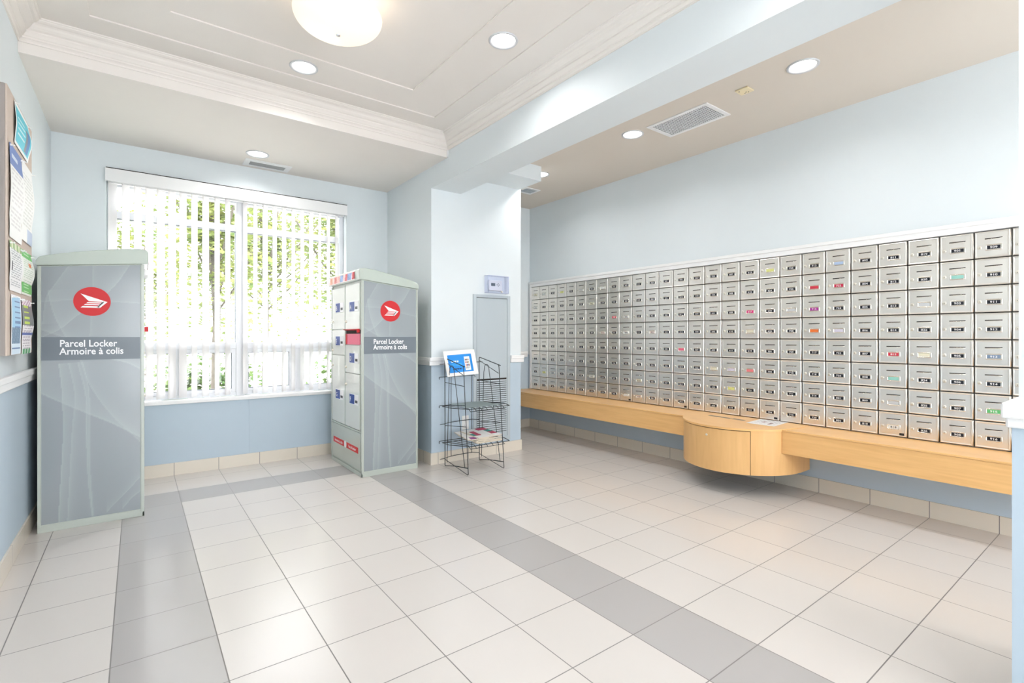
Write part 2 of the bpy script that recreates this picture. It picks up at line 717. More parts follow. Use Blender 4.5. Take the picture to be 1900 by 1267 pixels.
# crown moulding: stepped ogee profile swept round the tray (inset, z)
prof = [(0.0, 2.845), (0.006, 2.845), (0.006, 2.856), (0.012, 2.862), (0.020, 2.866), (0.020, 2.874), (0.026, 2.878),
        (0.034, 2.890), (0.040, 2.898), (0.040, 2.906), (0.052, 2.912), (0.062, 2.922), (0.068, 2.932), (0.076, 2.938),
        (0.088, 2.941), (0.098, 2.947), (0.100, 2.952), (0.106, 2.954), (0.108, 2.96), (0.0, 2.96)]
b = bmesh.new()
loops = []
yb = YB
for d, z in prof:
    loops.append([b.verts.new(p) for p in ((XL+d, yb+d, z), (XC0-d, yb+d, z), (XC0-d, 3.87-d, z), (XL+d, 3.87-d, z))])
for A, B in zip(loops, loops[1:]):
    for k in range(4):
        b.faces.new((A[k], A[(k+1) % 4], B[(k+1) % 4], B[k]))
bmesh.ops.recalc_face_normals(b, faces=b.faces[:])
mb = MB()
mb.merge(b)
struct('trim_1', mb, M['ceiling'])
struct('trim_2', MB().box(XC0-0.012, XC0-0.0005, 3.855, 3.869, ZS, 2.845), M['trim'])

# chair rails: cap + lower band
def rail(mb, x0, x1, y0, y1, side):
    """side: direction the rail projects, e.g. '-Y'"""
    def b2(d, z0, z1, bev):
        a = [x0, x1, y0, y1]
        if side == '-Y':
            a[2] = y0-d
        if side == '+X':
            a[1] = x1+d
        if side == '-X':
            a[0] = x0-d
        mb.box(*a, z0, z1, bev)
    b2(0.020, 0.930, 0.972, 0.005)
    b2(0.028, 0.968, 1.004, 0.006)
mb = MB()
rail(mb, XC0-0.028, 2.655, YP-0.001, YP-0.0005, '-Y')
struct('trim_3', mb, M['trim'])
mb = MB()
rail(mb, 3.118, XC1+0.028, YP-0.001, YP-0.0005, '-Y')
struct('trim_4', mb, M['trim'])
mb = MB()
rail(mb, XC0-0.001, XC0-0.0005, YP-0.001, YW-0.001, '-X')
struct('trim_5', mb, M['trim'])
mb = MB()
rail(mb, XC1+0.0005, XC1+0.001, YP-0.001, YE-0.001, '+X')
struct('trim_6', mb, M['trim'])
mb = MB()
rail(mb, XC1+0.03, XM-0.05, YE-0.001, YE-0.0005, '-Y')
struct('trim_7', mb, M['trim'])
mb = MB()
rail(mb, XL+0.0005, XL+0.001, YB, YW-0.001, '+X')
struct('trim_8', mb, M['trim'])
mb = MB()
rail(mb, WX1, XC0-0.03, YW-0.001, YW-0.0005, '-Y')
rail(mb, XL+0.03, WX0, YW-0.001, YW-0.0005, '-Y')
struct('trim_9', mb, M['trim'])

# tiled baseboards
BH = 0.108
struct('baseboard_window', MB().box(XL+0.011, XC0-0.011, YW-0.010, YW-0.0003, 0.0003, BH), M['base_x'])
struct('baseboard_left', MB().box(XL+0.0003, XL+0.010, YB, YW-0.0003, 0.0003, BH), M['base_y'])
struct('baseboard_pillar', MB().box(XC0-0.010, XC1+0.010, YP-0.010, YP-0.0003, 0.0003, BH), M['base_x'])
struct('baseboard_pillar_left', MB().box(XC0-0.010, XC0-0.0003, YP, YW-0.0003, 0.0003, BH), M['base_y'])
struct('baseboard_pillar_right', MB().box(XC1+0.0003, XC1+0.010, YP, YE-0.0003, 0.0003, BH), M['base_y'])
struct('baseboard_end', MB().box(XC1+0.011, XM-0.0003, YE-0.010, YE-0.0003, 0.0003, BH), M['base_x'])
struct('baseboard_mail', MB().box(XM-0.010, XM-0.0003, YB, YE-0.011, 0.0003, BH), M['base_y'])

# half wall and post at the right edge of the view
mb = MB()
mb.mi = 1
mb.box(2.085, 2.70, -0.9, 0.292, 0, 0.93)
struct('wall_half', mb, [M['wall_up'], M['wall_low']])
mb = MB()
mb.box(2.066, 2.72, -0.92, 0.304, 0.930, 0.962, 0.006)
mb.box(2.054, 2.73, -0.93, 0.312, 0.958, 1.004, 0.006)
struct('trim_10', mb, M['trim'])
struct('wall_post', MB().box(2.292, 2.52, -0.9, 0.305, 1.004, ZBM), M['wall_up'])

# ------------------------------------------------------------------ window with frame, panes
YG = 5.33
mb = MB()
fx0, fx1, fz0, fz1 = WX0+0.002, WX1-0.002, WZ0, WZ1
mb.box(fx0, fx0+0.045, YG-0.02, YG+0.05, fz0, fz1, 0.003)
mb.box(fx1-0.045, fx1, YG-0.02, YG+0.05, fz0, fz1, 0.003)
mb.box(fx0+0.045, fx1-0.045, YG-0.019, YG+0.049, fz1-0.05, fz1, 0.003)
mb.box(fx0+0.045, fx1-0.045, YG-0.019, YG+0.049, fz0+0.001, fz0+0.035, 0.003)
mb.box(0.745, 0.815, YG-0.035, YG+0.05, fz0, fz1, 0.003)           # central mullion
mb.box(fx0+0.044, fx1-0.044, YG-0.010, YG+0.048, 2.19, 2.25, 0.003)              # upper transom
mb.box(fx0+0.044, fx1-0.044, YG-0.018, YG+0.048, 1.085, 1.145, 0.003)            # lower transom
mb.box(0.262, 0.292, YG-0.016, YG+0.047, fz0+0.02, 1.10, 0.003)
mb.box(1.250, 1.285, YG-0.016, YG+0.047, fz0+0.02, 1.10, 0.003)
win = struct('window_1', mb, M['winframe'])
awn = [(-0.15, 0.262), (0.292, 0.745), (0.815, 1.250), (1.285, 1.705)]
for a0, a1 in awn:
    mb = MB()
    for q in ((a0, a0+0.035, 0.68, 1.085), (a1-0.035, a1, 0.68, 1.085), (a0+0.035, a1-0.035, 0.68, 0.712), (a0+0.035, a1-0.035, 1.05, 1.085)):
        mb.box(q[0], q[1], YG-0.015, YG+0.03, q[2], q[3], 0.002)
    sash = mb.obj('window_sash', M['winframe'], win)
    mb = MB()
    for q in ((a0+0.035, a0+0.040, 0.712, 1.05), (a1-0.040, a1-0.035, 0.712, 1.05), (a0+0.040, a1-0.040, 0.712, 0.717), (a0+0.040, a1-0.040, 1.045, 1.05)):
        mb.box(q[0], q[1], YG-0.012, YG+0.02, q[2], q[3])
    mb.obj('gasket', M['gasket'], sash)
for a0, a1, b0, b1 in ((-0.153, 0.745, 1.145, 2.19), (0.815, 1.705, 1.145, 2.19), (-0.153, 0.745, 2.25, 2.45), (0.815, 1.705, 2.25, 2.45), (-0.115, 0.227, 0.717, 1.045), (0.332, 0.705, 0.717, 1.045), (0.855, 1.21, 0.717, 1.045), (1.325, 1.665, 0.717, 1.045)):
    MB().box(a0, a1, YG+0.012, YG+0.016, b0, b1).obj('window_pane', M['glass'], win)
mb = MB()
for a0, a1 in ((-0.153, 0.745), (0.815, 1.705)):
    mb.box(a0, a1, YG-0.006, YG+0.03, 2.184, 2.19)
    for xx in (a0, a1-0.005):
        mb.box(xx, xx+0.005, YG-0.006, YG+0.03, 1.145, 2.19)
mb.obj('gasket', M['gasket'], win)
# sill with lip
struct('trim_11', MB().box(WX0, WX1, YW-0.018, YG-0.02, WZ0-0.030, WZ0, 0.004), M['trim'])

# vertical blind
bl = thing('vertical_blind', (0.77, 5.19, 2.50), 'white vertical blind with open vanes hanging in the big window', 'blind')
mb = MB().box(-0.204, 1.743, YW-0.055, YW-0.050, 2.455, 2.558, 0.001)
mb.box(-0.204, 1.743, YW-0.050, YW-0.001, 2.553, 2.558)
mb.box(-0.204, -0.199, YW-0.050, YW-0.001, 2.455, 2.553).box(1.738, 1.743, YW-0.050, YW-0.001, 2.455, 2.553)
mb.obj('valance', M['trim'], bl)
MB().box(-0.20, 1.74, YW-0.056, YW-0.001, 2.559, 2.564).obj('valance_shadow', M['gap'], bl)  # dark strip standing in for the shadow line above the valance
MB().box(-0.19, 1.74, 5.245, 5.275, 2.46, 2.49, 0.002).obj('head_rail', M['trim'], bl)
vx = [-0.16, -0.075, 0.005, 0.085, 0.165, 0.245, 0.325, 0.410, 0.495, 0.585, 0.670, 0.815, 0.90, 0.985, 1.07, 1.155, 1.24, 1.325, 1.41, 1.495, 1.58, 1.665]
for k, x in enumerate(vx):
    b = bmesh.new()
    nseg = 6
    cols = []
    th = math.radians(54 + random.uniform(-5, 5)) if k not in (4, 5) else math.radians(48)
    tw = random.uniform(-0.05, 0.05)
    for zz in (2.465, 1.9, 1.3, 0.662):
        row = []
        t2 = th + tw*(2.465-zz)
        for i in range(nseg+1):
            s = (i/nseg-0.5)*0.089
            bow = 0.006*(1-(2*i/nseg-1)**2)
            row.append(b.verts.new((x+s*math.cos(t2)-bow*math.sin(t2), 5.26+s*math.sin(t2)+bow*math.cos(t2), zz)))
        cols.append(row)
    for A, B in zip(cols, cols[1:]):
        for i in range(nseg):
            f = b.faces.new((A[i], A[i+1], B[i+1], B[i]))
            f.smooth = True
    mb = MB()
    mb.merge(b)
    mb.obj('vane', M['vane'], bl)

# ------------------------------------------------------------------ outside
struct('ground_outside', MB().box(-25, 30, YW+0.2, 45, -0.45, -0.35), M['ground'])
tag(MB().box(-6, 10, 5.6, 7.0, -0.35, -0.30).obj('lawn', M['grass']), 'strip of pale green lawn outside the window', 'lawn', kind='stuff')


def leafy(name, c, rad, n, m, label, cat, group=None, trunk=0.06, size=0.11, base=-0.35):
    t = thing(name, (c[0], c[1], base), label, cat, group)
    b = bmesh.new()
    for _ in range(n):
        u = random.gauss(0, 1), random.gauss(0, 1), random.gauss(0, 1)
        l = math.sqrt(sum(v*v for v in u))
        r = random.uniform(0.15, 1.0)
        p = Vector((c[0]+u[0]/l*r*rad[0], c[1]+u[1]/l*r*rad[1], c[2]+u[2]/l*r*rad[2]))
        s = size*random.uniform(0.6, 1.3)
        R = Matrix.Rotation(random.uniform(0, 6.28), 3, 'Z') @ Matrix.Rotation(random.uniform(-1.2, 1.2), 3, 'X')
        vs = [b.verts.new(p+R @ Vector(q)*s) for q in ((-0.5, 0, 0), (-0.1, -0.32, 0.05), (0.5, 0, 0), (-0.1, 0.32, 0.05))]
        b.faces.new(vs)
    mb = MB()
    mb.merge(b)
    mb.obj('foliage', m, t)
    if trunk:
        mb = MB()
        mb.tube([(c[0], c[1], base), (c[0]+0.05, c[1], c[2]*0.5), (c[0]-0.05, c[1], c[2]+rad[2]*0.5)], trunk, 10)
        for k in range(9):
            a = random.uniform(0, 6.28)
            z = c[2]-rad[2]*random.uniform(0.1, 0.75)
            mb.tube([(c[0], c[1], z), (c[0]+math.cos(a)*rad[0]*0.45, c[1]+math.sin(a)*rad[1]*0.45, z+rad[2]*0.3),
                     (c[0]+math.cos(a)*rad[0]*0.9, c[1]+math.sin(a)*rad[1]*0.9, z+rad[2]*0.75)], trunk*0.28, 6)
        mb.obj('trunk', M['bark'], t)
    return t


leafy('tree', (0.95, 9.0, 2.9), (1.0, 1.0, 1.9), 3600, M['leaf1'], 'yellow-green tree seen through the middle of the window', 'tree', 'trees outside the window')
leafy('tree', (3.5, 9.9, 3.2), (1.35, 1.1, 2.2), 6500, M['leaf1'], 'broad yellow-green tree filling the right half of the window', 'tree', 'trees outside the window')
leafy('tree', (2.5, 13.5, 3.4), (2.0, 1.2, 2.6), 8000, M['leaf1'], 'tall tree farther back between the two nearer trees', 'tree', 'trees outside the window', trunk=0.07)
leafy('tree', (-0.4, 12.5, 2.2), (1.2, 1.0, 1.6), 9000, M['leaf1'], 'smaller tree farther off behind the left vanes', 'tree', 'trees outside the window')
leafy('shrub', (0.9, 10.6, 0.35), (1.5, 0.6, 0.6), 1800, M['leaf2'], 'low green shrub outside, seen above the lower transom', 'shrub', trunk=0)
leafy('shrub', (2.5, 7.6, 0.3), (0.6, 0.45, 0.75), 1500, M['leaf2'], 'bushy green shrub outside the lower right pane', 'shrub', trunk=0)
tag(MB().box(1.55, 2.05, 8.0, 8.1, -0.35, 0.75, 0.01).obj('garden_wall', M['render_wall']), 'beige garden wall outside the third lower pane', 'wall')

# ------------------------------------------------------------------ mailboxes
PITCH = (5.127-0.585)/27
ROWH = (1.850-0.511)/8
XF = 4.182


def build_mailbox():
    root = thing('mailbox', (XF, 0, 0), 'steel mailbox', 'mailbox', 'steel mailboxes on the right wall')
    w, h = PITCH, ROWH

    def Y(u):
        return w/2-u*w
    MB().box(XF+0.006, XM-0.0005, -w/2+0.0002, w/2-0.0002, 0.0002, h-0.0002).obj('housing', M['steel_dark'], root)
    # door: dished plate with rolled edges
    mb = MB()
    b = bmesh.new()
    y0, y1, z0, z1 = -w/2+0.0075, w/2-0.0022, 0.0030, h-0.0030
    lev = [(0.0, 0.006), (0.0, -0.001), (0.002, -0.0035), (0.005, -0.0045), (0.0075, -0.0035), (0.011, -0.0028)]
    rings = []
    for d, x in lev:
        rings.append([b.verts.new((XF+x, p[0], p[1])) for p in ((y0+d, z0+d), (y1-d, z0+d), (y1-d, z1-d), (y0+d, z1-d))])
    for A, B in zip(rings, rings[1:]):
        for k in range(4):
            b.faces.new((A[k], A[(k+1) % 4], B[(k+1) % 4], B[k]))
    # face grid slightly pillowed
    A = rings[-1]
    n = 6
    g = []
    for j in range(n+1):
        r = []
        for i in range(n+1):
            yy = y0+0.011+(y1-y0-0.022)*i/n
            zz = z0+0.011+(z1-z0-0.022)*j/n
            pil = 0.0016*math.sin(PI*i/n)*math.sin(PI*j/n)
            r.append(b.verts.new((XF-0.0028-pil, yy, zz)))
        g.append(r)
    for j in range(n):
        for i in range(n):
            f = b.faces.new((g[j][i], g[j][i+1], g[j+1][i+1], g[j+1][i]))
            f.smooth = True
    for f in b.faces:
        f.normal_update()
        if f.normal.x > 0:
            f.normal_flip()
    mb.merge(b)
    mb.obj('door', M['steel'], root)
    mb = MB()
    mb.tube([(XF-0.001, -w/2+0.0048, 0.004), (XF-0.001, -w/2+0.0048, h-0.004)], 0.0022, 6)
    mb.obj('hinge', M['steel'], root)
    # slot
    mb = MB()
    zc = h*0.715
    ya, yb2 = Y(0.29), Y(0.76)
    mb.mi = 0
    mb.box(XF-0.0052, XF-0.003, yb2, ya, zc-0.0024, zc+0.0024, 0.0008)
    mb.mi = 1
    mb.tube([(XF-0.0055, ya, zc-0.0042), (XF-0.0055, yb2, zc-0.0042)], 0.0014, 6)
    mb.obj('mail_slot', [M['gap'], M['steel2']], root)
    # lock
    mb = MB()
    c = (XF-0.003, Y(0.145), h*0.40)
    mb.lathe([(0.0105, 0), (0.0105, 0.0022), (0.009, 0.0032), (0.0075, 0.0038), (0.0, 0.0038)], c, '-X', 16)
    lk = mb.obj('lock', M['lock'], root)
    MB().box(c[0]-0.0046, c[0]-0.0038, c[1]-0.001, c[1]+0.001, c[2]-0.0035, c[2]+0.0015).obj('keyhole', M['black'], lk)
    # card holder frame
    mb = MB()
    yc, zc, hw, hh = Y(0.53), h*0.385, 0.0385, 0.0185
    b = bmesh.new()

    def rr(hw, hh, r, x, seg=4):
        out = []
        for cy, cz, a0 in ((hw-r, hh-r, 0), (-(hw-r), hh-r, PI/2), (-(hw-r), -(hh-r), PI), (hw-r, -(hh-r), 1.5*PI)):
            for k in range(seg+1):
                a = a0+PI/2*k/seg
                out.append(b.verts.new((x, yc+cy+r*math.cos(a), zc+cz+r*math.sin(a))))
        return out
    rs = [rr(hw, hh, 0.006, XF-0.003), rr(hw-0.001, hh-0.001, 0.006, XF-0.0065), rr(hw-0.003, hh-0.003, 0.005, XF-0.0075), rr(hw-0.0055, hh-0.0055, 0.003, XF-0.0065), rr(hw-0.006, hh-0.006, 0.003, XF-0.0045)]
    for A, B in zip(rs, rs[1:]):
        for k in range(len(A)):
            f = b.faces.new((A[k], A[(k+1) % len(A)], B[(k+1) % len(A)], B[k]))
            f.smooth = True
    b.faces.new(rs[-1])
    bmesh.ops.recalc_face_normals(b, faces=b.faces[:])
    mb.merge(b)
    hold = mb.obj('card_holder', M['steel2'], root)
    MB().box(XF-0.0058, XF-0.0044, yc-0.0295, yc+0.0295, zc-0.0105, zc+0.0105).obj('name_card', M['card'], hold)
    return root, (yc, zc)


proto, (nyc, nzc) = build_mailbox()
CARDC = {'white': (232, 232, 230), 'yellow': (222, 222, 140), 'cream': (226, 220, 196), 'red': (206, 52, 72), 'pink': (240, 110, 140), 'crimson': (196, 30, 70),
         'magenta': (214, 30, 120), 'purple': (170, 24, 150), 'orange': (238, 120, 50), 'lavender': (214, 208, 226), 'pale blue': (172, 192, 222), 'salmon': (236, 128, 132),
         'mint': (150, 206, 194), 'green': (96, 182, 110), 'grey-blue': (120, 140, 166), 'silver': (200, 202, 204), 'pale pink': (232, 212, 204)}
cmat = {k: mat('card_'+k.replace(' ', '_').replace('-', '_'), v, 0.5) for k, v in CARDC.items()}
card_col = {(1, 1): 'cream', (2, 1): 'white', (4, 1): 'yellow', (6, 1): 'white', (8, 1): 'white', (1, 2): 'white', (7, 2): 'cream', (9, 3): 'red', (10, 3): 'white',
            (8, 4): 'pale pink', (10, 4): 'white', (12, 4): 'pale pink', (14, 5): 'pink', (5, 5): 'white', (5, 6): 'white', (2, 7): 'yellow', (3, 7): 'silver', (7, 7): 'white', (11, 7): 'cream',
            (10, 8): 'white', (11, 8): 'pale pink', (19, 1): 'yellow', (22, 1): 'pale blue', (21, 2): 'red', (22, 2): 'crimson', (18, 3): 'magenta', (20, 3): 'silver', (21, 3): 'purple',
            (18, 4): 'cream', (21, 4): 'orange', (22, 4): 'lavender', (16, 6): 'cream', (17, 6): 'lavender', (18, 6): 'salmon', (17, 7): 'yellow', (26, 2): 'mint', (25, 3): 'silver',
            (24, 5): 'red', (25, 5): 'cream', (27, 5): 'grey-blue', (24, 6): 'mint', (24, 7): 'silver', (27, 7): 'green', (24, 8): 'white'}
stick = {(10, 8), (14, 8), (19, 8), (24, 8)}
blank = {(4, 1), (19, 1), (22, 1), (16, 6), (20, 3), (25, 3), (26, 2), (24, 6), (18, 6), (17, 7), (14, 5), (24, 7), (2, 7), (8, 1), (25, 5), (21, 4), (22, 4), (18, 4), (17, 6), (21, 2), (10, 8)}
card_mesh = {}
num_mesh = {}
rowname = ['top row', 'second row', 'third row', 'fourth row', 'fifth row', 'sixth row', 'seventh row', 'bottom row']


def ordinal(n):
    return ['first', 'second', 'third', 'fourth', 'fifth', 'sixth', 'seventh', 'eighth', 'ninth', 'tenth', '11th', '12th', '13th', '14th', '15th', '16th', '17th', '18th', '19th', '20th', '21st', '22nd', '23rd', '24th', '25th', '26th', '27th', '28th'][n-1]


rnd = random.Random(3)
pholder = [c for c in proto.children if c.name.startswith('card_holder')][0]
pcard = pholder.children[0]
cells = [(1, 1)]+[(a, b) for a in range(1, 29) for b in range(1, 9) if (a, b) != (1, 1)]
boxes = {c: (proto if c == (1, 1) else copy_tree(proto)) for c in cells}
for ccol, row in cells:
    for _ in (0,):
        n = (ccol-1)*8+row-1+8
        num = str((n//26+1)*100+n % 26+1)
        r = boxes[(ccol, row)]
        r.location = (XF, 5.127-PITCH*(ccol-0.5), 0.511+ROWH*(8-row))
        hold = [c for c in r.children if c.name.startswith('card_holder')][0]
        cd = [c for c in hold.children if c.name.startswith('name_card')][0]
        cn = card_col.get((ccol, row), 'black')
        if cn != 'black':
            if cn not in card_mesh:
                me = pcard.data.copy()
                me.materials.clear()
                me.materials.append(cmat[cn])
                card_mesh[cn] = me
            cd.data = card_mesh[cn]
            cd['label'] = cn+' name card'
        elif (ccol, row) == (1, 1):
            pass
        if (ccol, row) == (1, 1):
            base_card = pcard.data
        elif cn == 'black':
            cd.data = BC
            if 'label' in cd:
                del cd['label']
        if (ccol, row) == (1, 1):
            # keep the black card mesh for the others
            me = cd.data.copy()
            me.materials.clear()
            me.materials.append(M['card'])
            BC = me
        has_no = (ccol, row) not in blank
        if has_no:
            b = text_bm(num, 0.0175, 'CENTER', 0.0002, 1.05, 1.25, 0.0003)
            b.transform(basis(*F_W, (XF-0.0060, nyc, nzc-0.0062)))
            b.transform(Matrix.Translation((-XF, 0, 0)))
            me = bpy.data.meshes.new('number')
            b.to_mesh(me)
            b.free()
            light = cn in ('white', 'cream', 'yellow', 'silver', 'pale pink', 'lavender', 'pale blue', 'mint')
            me.materials.append(M['black'] if light else M['digit'])
            o = bpy.data.objects.new('number', me)
            COL.objects.link(o)
            o.parent = hold
        if (ccol, row) in stick:
            mb = MB().box(XF-0.0052, XF-0.003, -PITCH/2+0.020, -PITCH/2+0.046, 0.012, 0.028)
            me_o = mb.obj('maker_sticker', M['black'], None)
            me_o.data.transform(Matrix.Translation((-XF, 0, 0)))
            me_o.parent = r
        what = 'with %s card' % cn if cn != 'black' else 'with black number card'
        if ccol >= 21 and has_no and cn == 'black' and ccol < 28:
            what = 'numbered %s' % num
        if (ccol, row) in stick:
            what = what.replace('black number card', 'maker sticker').replace('white card', 'white card and maker sticker')
        r['label'] = 'steel mailbox %s, %s, %s column from far end' % (what, rowname[row-1], ordinal(ccol))

# white casing round the mailbox bank
YEND = 5.127-28*PITCH
mb = MB()
mb.box(XM-0.030, XM-0.0003, YEND-0.03, 5.160, 1.853, 1.893, 0.003)
mb.box(XM-0.036, XM-0.0003, YEND-0.03, 5.168, 1.890, 1.918, 0.005)
mb.box(XM-0.030, XM-0.0003, 5.129, 5.160, 0.513, 1.853, 0.003)
mb.box(XM-0.030, XM-0.0003, YEND-0.03, YEND-0.002, 0.513, 1.853, 0.003)
struct('trim_12', mb, M['trim'])

# ------------------------------------------------------------------ wooden bench and curved cabinet
XBF = 3.84
ZBT = 0.507
b1 = MB()
b1.box(XBF, XM-0.0005, YEND-0.4, YE-0.0005, 0.330, ZBT-0.014)
bench = b1.obj('bench', M['wood'], loc=(XBF, 2.5, 0.33))
tag(bench, 'long maple veneer shelf running under the wall of steel mailboxes', 'shelf')
MB().box(XBF-0.004, XM-0.0005, YEND-0.4, YE-0.0005, ZBT-0.013, ZBT, 0.002).obj('bench_top', M['wood'], bench)

cab = thing('bin_cabinet', (4.0, 2.17, 0.165), 'curved maple cabinet with locked door projecting from the shelf', 'cabinet')
CX, CY, AX, AY = 4.06, 2.172, 0.500, 0.462


def cpt(a, g=0.0):
    return (CX-(AX+g)*math.cos(a), CY+(AY+g)*math.sin(a))


def arc_pts(a0, a1, g, n):
    return [cpt(a0+(a1-a0)*i/n, g) for i in range(n+1)]


def shell(a0, a1, g_out, g_in, z0, z1, n=28):
    mb = MB()
    pts = arc_pts(a0, a1, g_out, n)+arc_pts(a1, a0, g_in, n)
    mb.prism(pts, z0, z1, 'XY')
    return mb


ZCB, ZCT = 0.165, 0.495
H = PI/2
# body fills behind (split round the bench: only what hangs below and in front of it)
front_pts = arc_pts(-H, H, -0.012, 40)
xa = XBF-0.005
ins = [p for p in front_pts if p[0] < xa]
mb = MB().prism(ins, 0.330, ZCT-0.002, 'XY')
low = arc_pts(-H, H, -0.012, 40)+[(XM-0.011, CY+AY-0.012), (XM-0.011, CY-AY+0.012)]
mb.prism(low, ZCB, 0.3295, 'XY')
mb.obj('carcass', M['gap'], cab)
aL, aR = 0.80, -0.62     # door edges (angles on the curve)


def clip_shell(a0, a1, name, z1top):
    """curved skin; above the bench underside it stops at the bench front"""
    aa = [a for a in [a0+(a1-a0)*i/40 for i in range(41)]]
    lowp = [cpt(a, 0.0) for a in aa]+[cpt(a, -0.0115) for a in aa[::-1]]
    mb = MB().prism(lowp, ZCB, 0.3293, 'XY')
    au = [a for a in aa if cpt(a, 0)[0] < xa]
    if len(au) > 1:
        up = [cpt(a, 0.0) for a in au]+[cpt(a, -0.0115) for a in au[::-1]]
        mb.prism(up, 0.3293, z1top, 'XY')
    return mb.obj(name, M['woodv'], cab)


def end_panel(sy):
    ys = sorted((CY+sy*AY, CY+sy*(AY-0.0115)))
    MB().box(CX+0.0003, XM-0.0113, ys[0], ys[1], ZCB, 0.3293).obj('end_panel', M['woodv'], cab)


end_panel(1)
end_panel(-1)
clip_shell(aL+0.008, H, 'side_panel', ZCT)
clip_shell(-H, aR-0.008, 'side_panel', ZCT)
cd = clip_shell(aR, aL, 'cabinet_door', ZCT-0.006)
la = 0.06
lp = cpt(0.03, 0)
mb = MB()
lx, ly, lz = cpt(0.065, 0)[0], cpt(0.065, 0)[1], 0.435
mb.lathe([(0.009, 0), (0.009, 0.003), (0.006, 0.004), (0, 0.004)], (lx, ly, lz), '-X', 16)
lk = mb.obj('lock', M['lock'], cd)
MB().box(lx-0.0050, lx-0.0038, ly-0.001, ly+0.001, lz-0.004, lz+0.001).obj('keyhole', M['black'], lk)
tp = arc_pts(-H, H, 0.006, 44)
tp = [p for p in tp]
mb = MB().prism(tp+[(XM-0.033, CY+AY+0.006), (XM-0.033, CY-AY-0.006)], ZBT+0.0005, ZBT+0.0035, 'XY')
fr = [p for p in arc_pts(-H, H, 0.006, 60) if p[0] < XBF-0.0055]
mb.prism(fr, ZCT, ZBT+0.0005, 'XY')
mb.obj('cabinet_top', M['wood'], cab)


# notices lying on the cabinet
def sheet_notice(u, v):
    if 0.1 < u < 0.9 and int(v*26) % 2 == 0 and v < 0.85 and (int(u*30)*7+int(v*26)*13) % 5:
        return (206, 204, 206)
    if 0.3 < u < 0.45 and 0.35 < v < 0.55:
        return (170, 110, 110)
    if 0.62 < u < 0.74 and 0.5 < v < 0.8:
        return (120, 60, 56)
    return (242, 240, 240)
a = math.radians(-6)
o = painted('notice_sheet', 0.215, 0.28, sheet_notice, 30, 40, F_U, (0, 0, 0))
o.location = (3.885, 2.06, ZBT+0.0048)
o.rotation_euler = (0, 0, math.radians(4))
tag(o, 'white printed notice lying on the curved cabinet top', 'paper')


def strip(u, v):
    if 0.18 < v < 0.8 and (int(u*46)*31+int(v*5)*17) % 3 == 0:
        return (176, 160, 140)
    return (118, 106, 96)
for (xx, yy, L_, lab) in ((3.985, 2.455, 0.21, 'grey lettered label strip stuck on the cabinet top, left piece'), (3.975, 2.235, 0.11, 'short grey label strip beside the white notice on the cabinet')):
    o = painted('label_strip', L_, 0.042, strip, 46, 6, F_U, (0, 0, 0))
    o.location = (xx, yy, ZBT+0.0044)
    o.rotation_euler = (0, 0, math.radians(-4))
    tag(o, lab, 'label', 'label strips on the cabinet top')


# ------------------------------------------------------------------ parcel lockers
def smooth(t):
    t = max(0.0, min(1.0, t))
    return t*t*(3-2*t)


def interp(pts, t):
    """x as function of t through pts (t, x), Catmull-ish via piecewise smooth"""
    if t <= pts[0][0]:
        return None if t < pts[0][0]-1e-6 else pts[0][1]
    for i in range(len(pts)-1):
        (a, x), (b_, y) = pts[i], pts[i+1]
        if t <= b_:
            k = (t-a)/(b_-a)
            m0 = (y-(pts[i-1][1] if i else x))/(b_-(pts[i-1][0] if i else a))
            p2 = pts[i+2] if i+2 < len(pts) else pts[i+1]
            m1 = (p2[1]-x)/(p2[0]-a)
            h = b_-a
            return (2*k**3-3*k**2+1)*x+(k**3-2*k**2+k)*h*m0+(-2*k**3+3*k**2)*y+(k**3-k**2)*h*m1
    return None


# curves in the panel: 'h' = v as function of u, 'v' = u as function of v ; (sign = side the veil fades to, width, strength)
def nu(x):
    return (x-171)/407


def nv(y):
    return (y-120)/1035


CUR = []
for kind, sign, wdt, st_, pts in (
    ('h', -1, 0.16, 15, [(171, 628), (250, 672), (350, 725), (450, 775), (578, 850)]),
    ('v', 1, 0.10, 16, [(238, 512), (250, 620), (255, 800), (245, 1000), (235, 1185)]),
    ('v', 1, 0.05, 9, [(275, 512), (300, 640), (290, 800), (280, 1000), (270, 1180)]),
    ('v', 1, 0.03, 9, [(312, 512), (345, 660), (347, 800), (355, 1000), (372, 1160)]),
    ('v', -1, 0.03, 8, [(330, 512), (358, 640), (360, 900), (375, 1150)]),
    ('v', -1, 0.12, 10, [(530, 120), (470, 200), (400, 260), (300, 330), (240, 375), (171, 405)]),
    ('v', 1, 0.10, 8, [(275, 120), (225, 190), (192, 240), (176, 350)]),
    ('h', -1, 0.05, 9, [(171, 372), (250, 405), (360, 440), (430, 500), (520, 530), (578, 560)]),
    ('h', -1, 0.06, 9, [(430, 1145), (520, 1070), (578, 1018)]),
    ('h', -1, 0.04, 9, [(500, 1140), (540, 1102), (578, 1078)]),
    ('v', 1, 0.09, 9, [(195, 215), (215, 300), (250, 380), (325, 510), (362, 610), (450, 740), (578, 870)]),
    ('h', -1, 0.03, 5, [(171, 262), (300, 258), (430, 268), (578, 282)]),
    ('v', 1, 0.05, 6, [(375, 120), (368, 300), (362, 410)])):
    if kind == 'h':
        CUR.append((kind, sign, wdt, st_, sorted((nu(p[0]), nv(p[1])) for p in pts)))
    else:
        CUR.append((kind, sign, wdt, st_, sorted((nv(p[1]), nu(p[0])) for p in pts)))


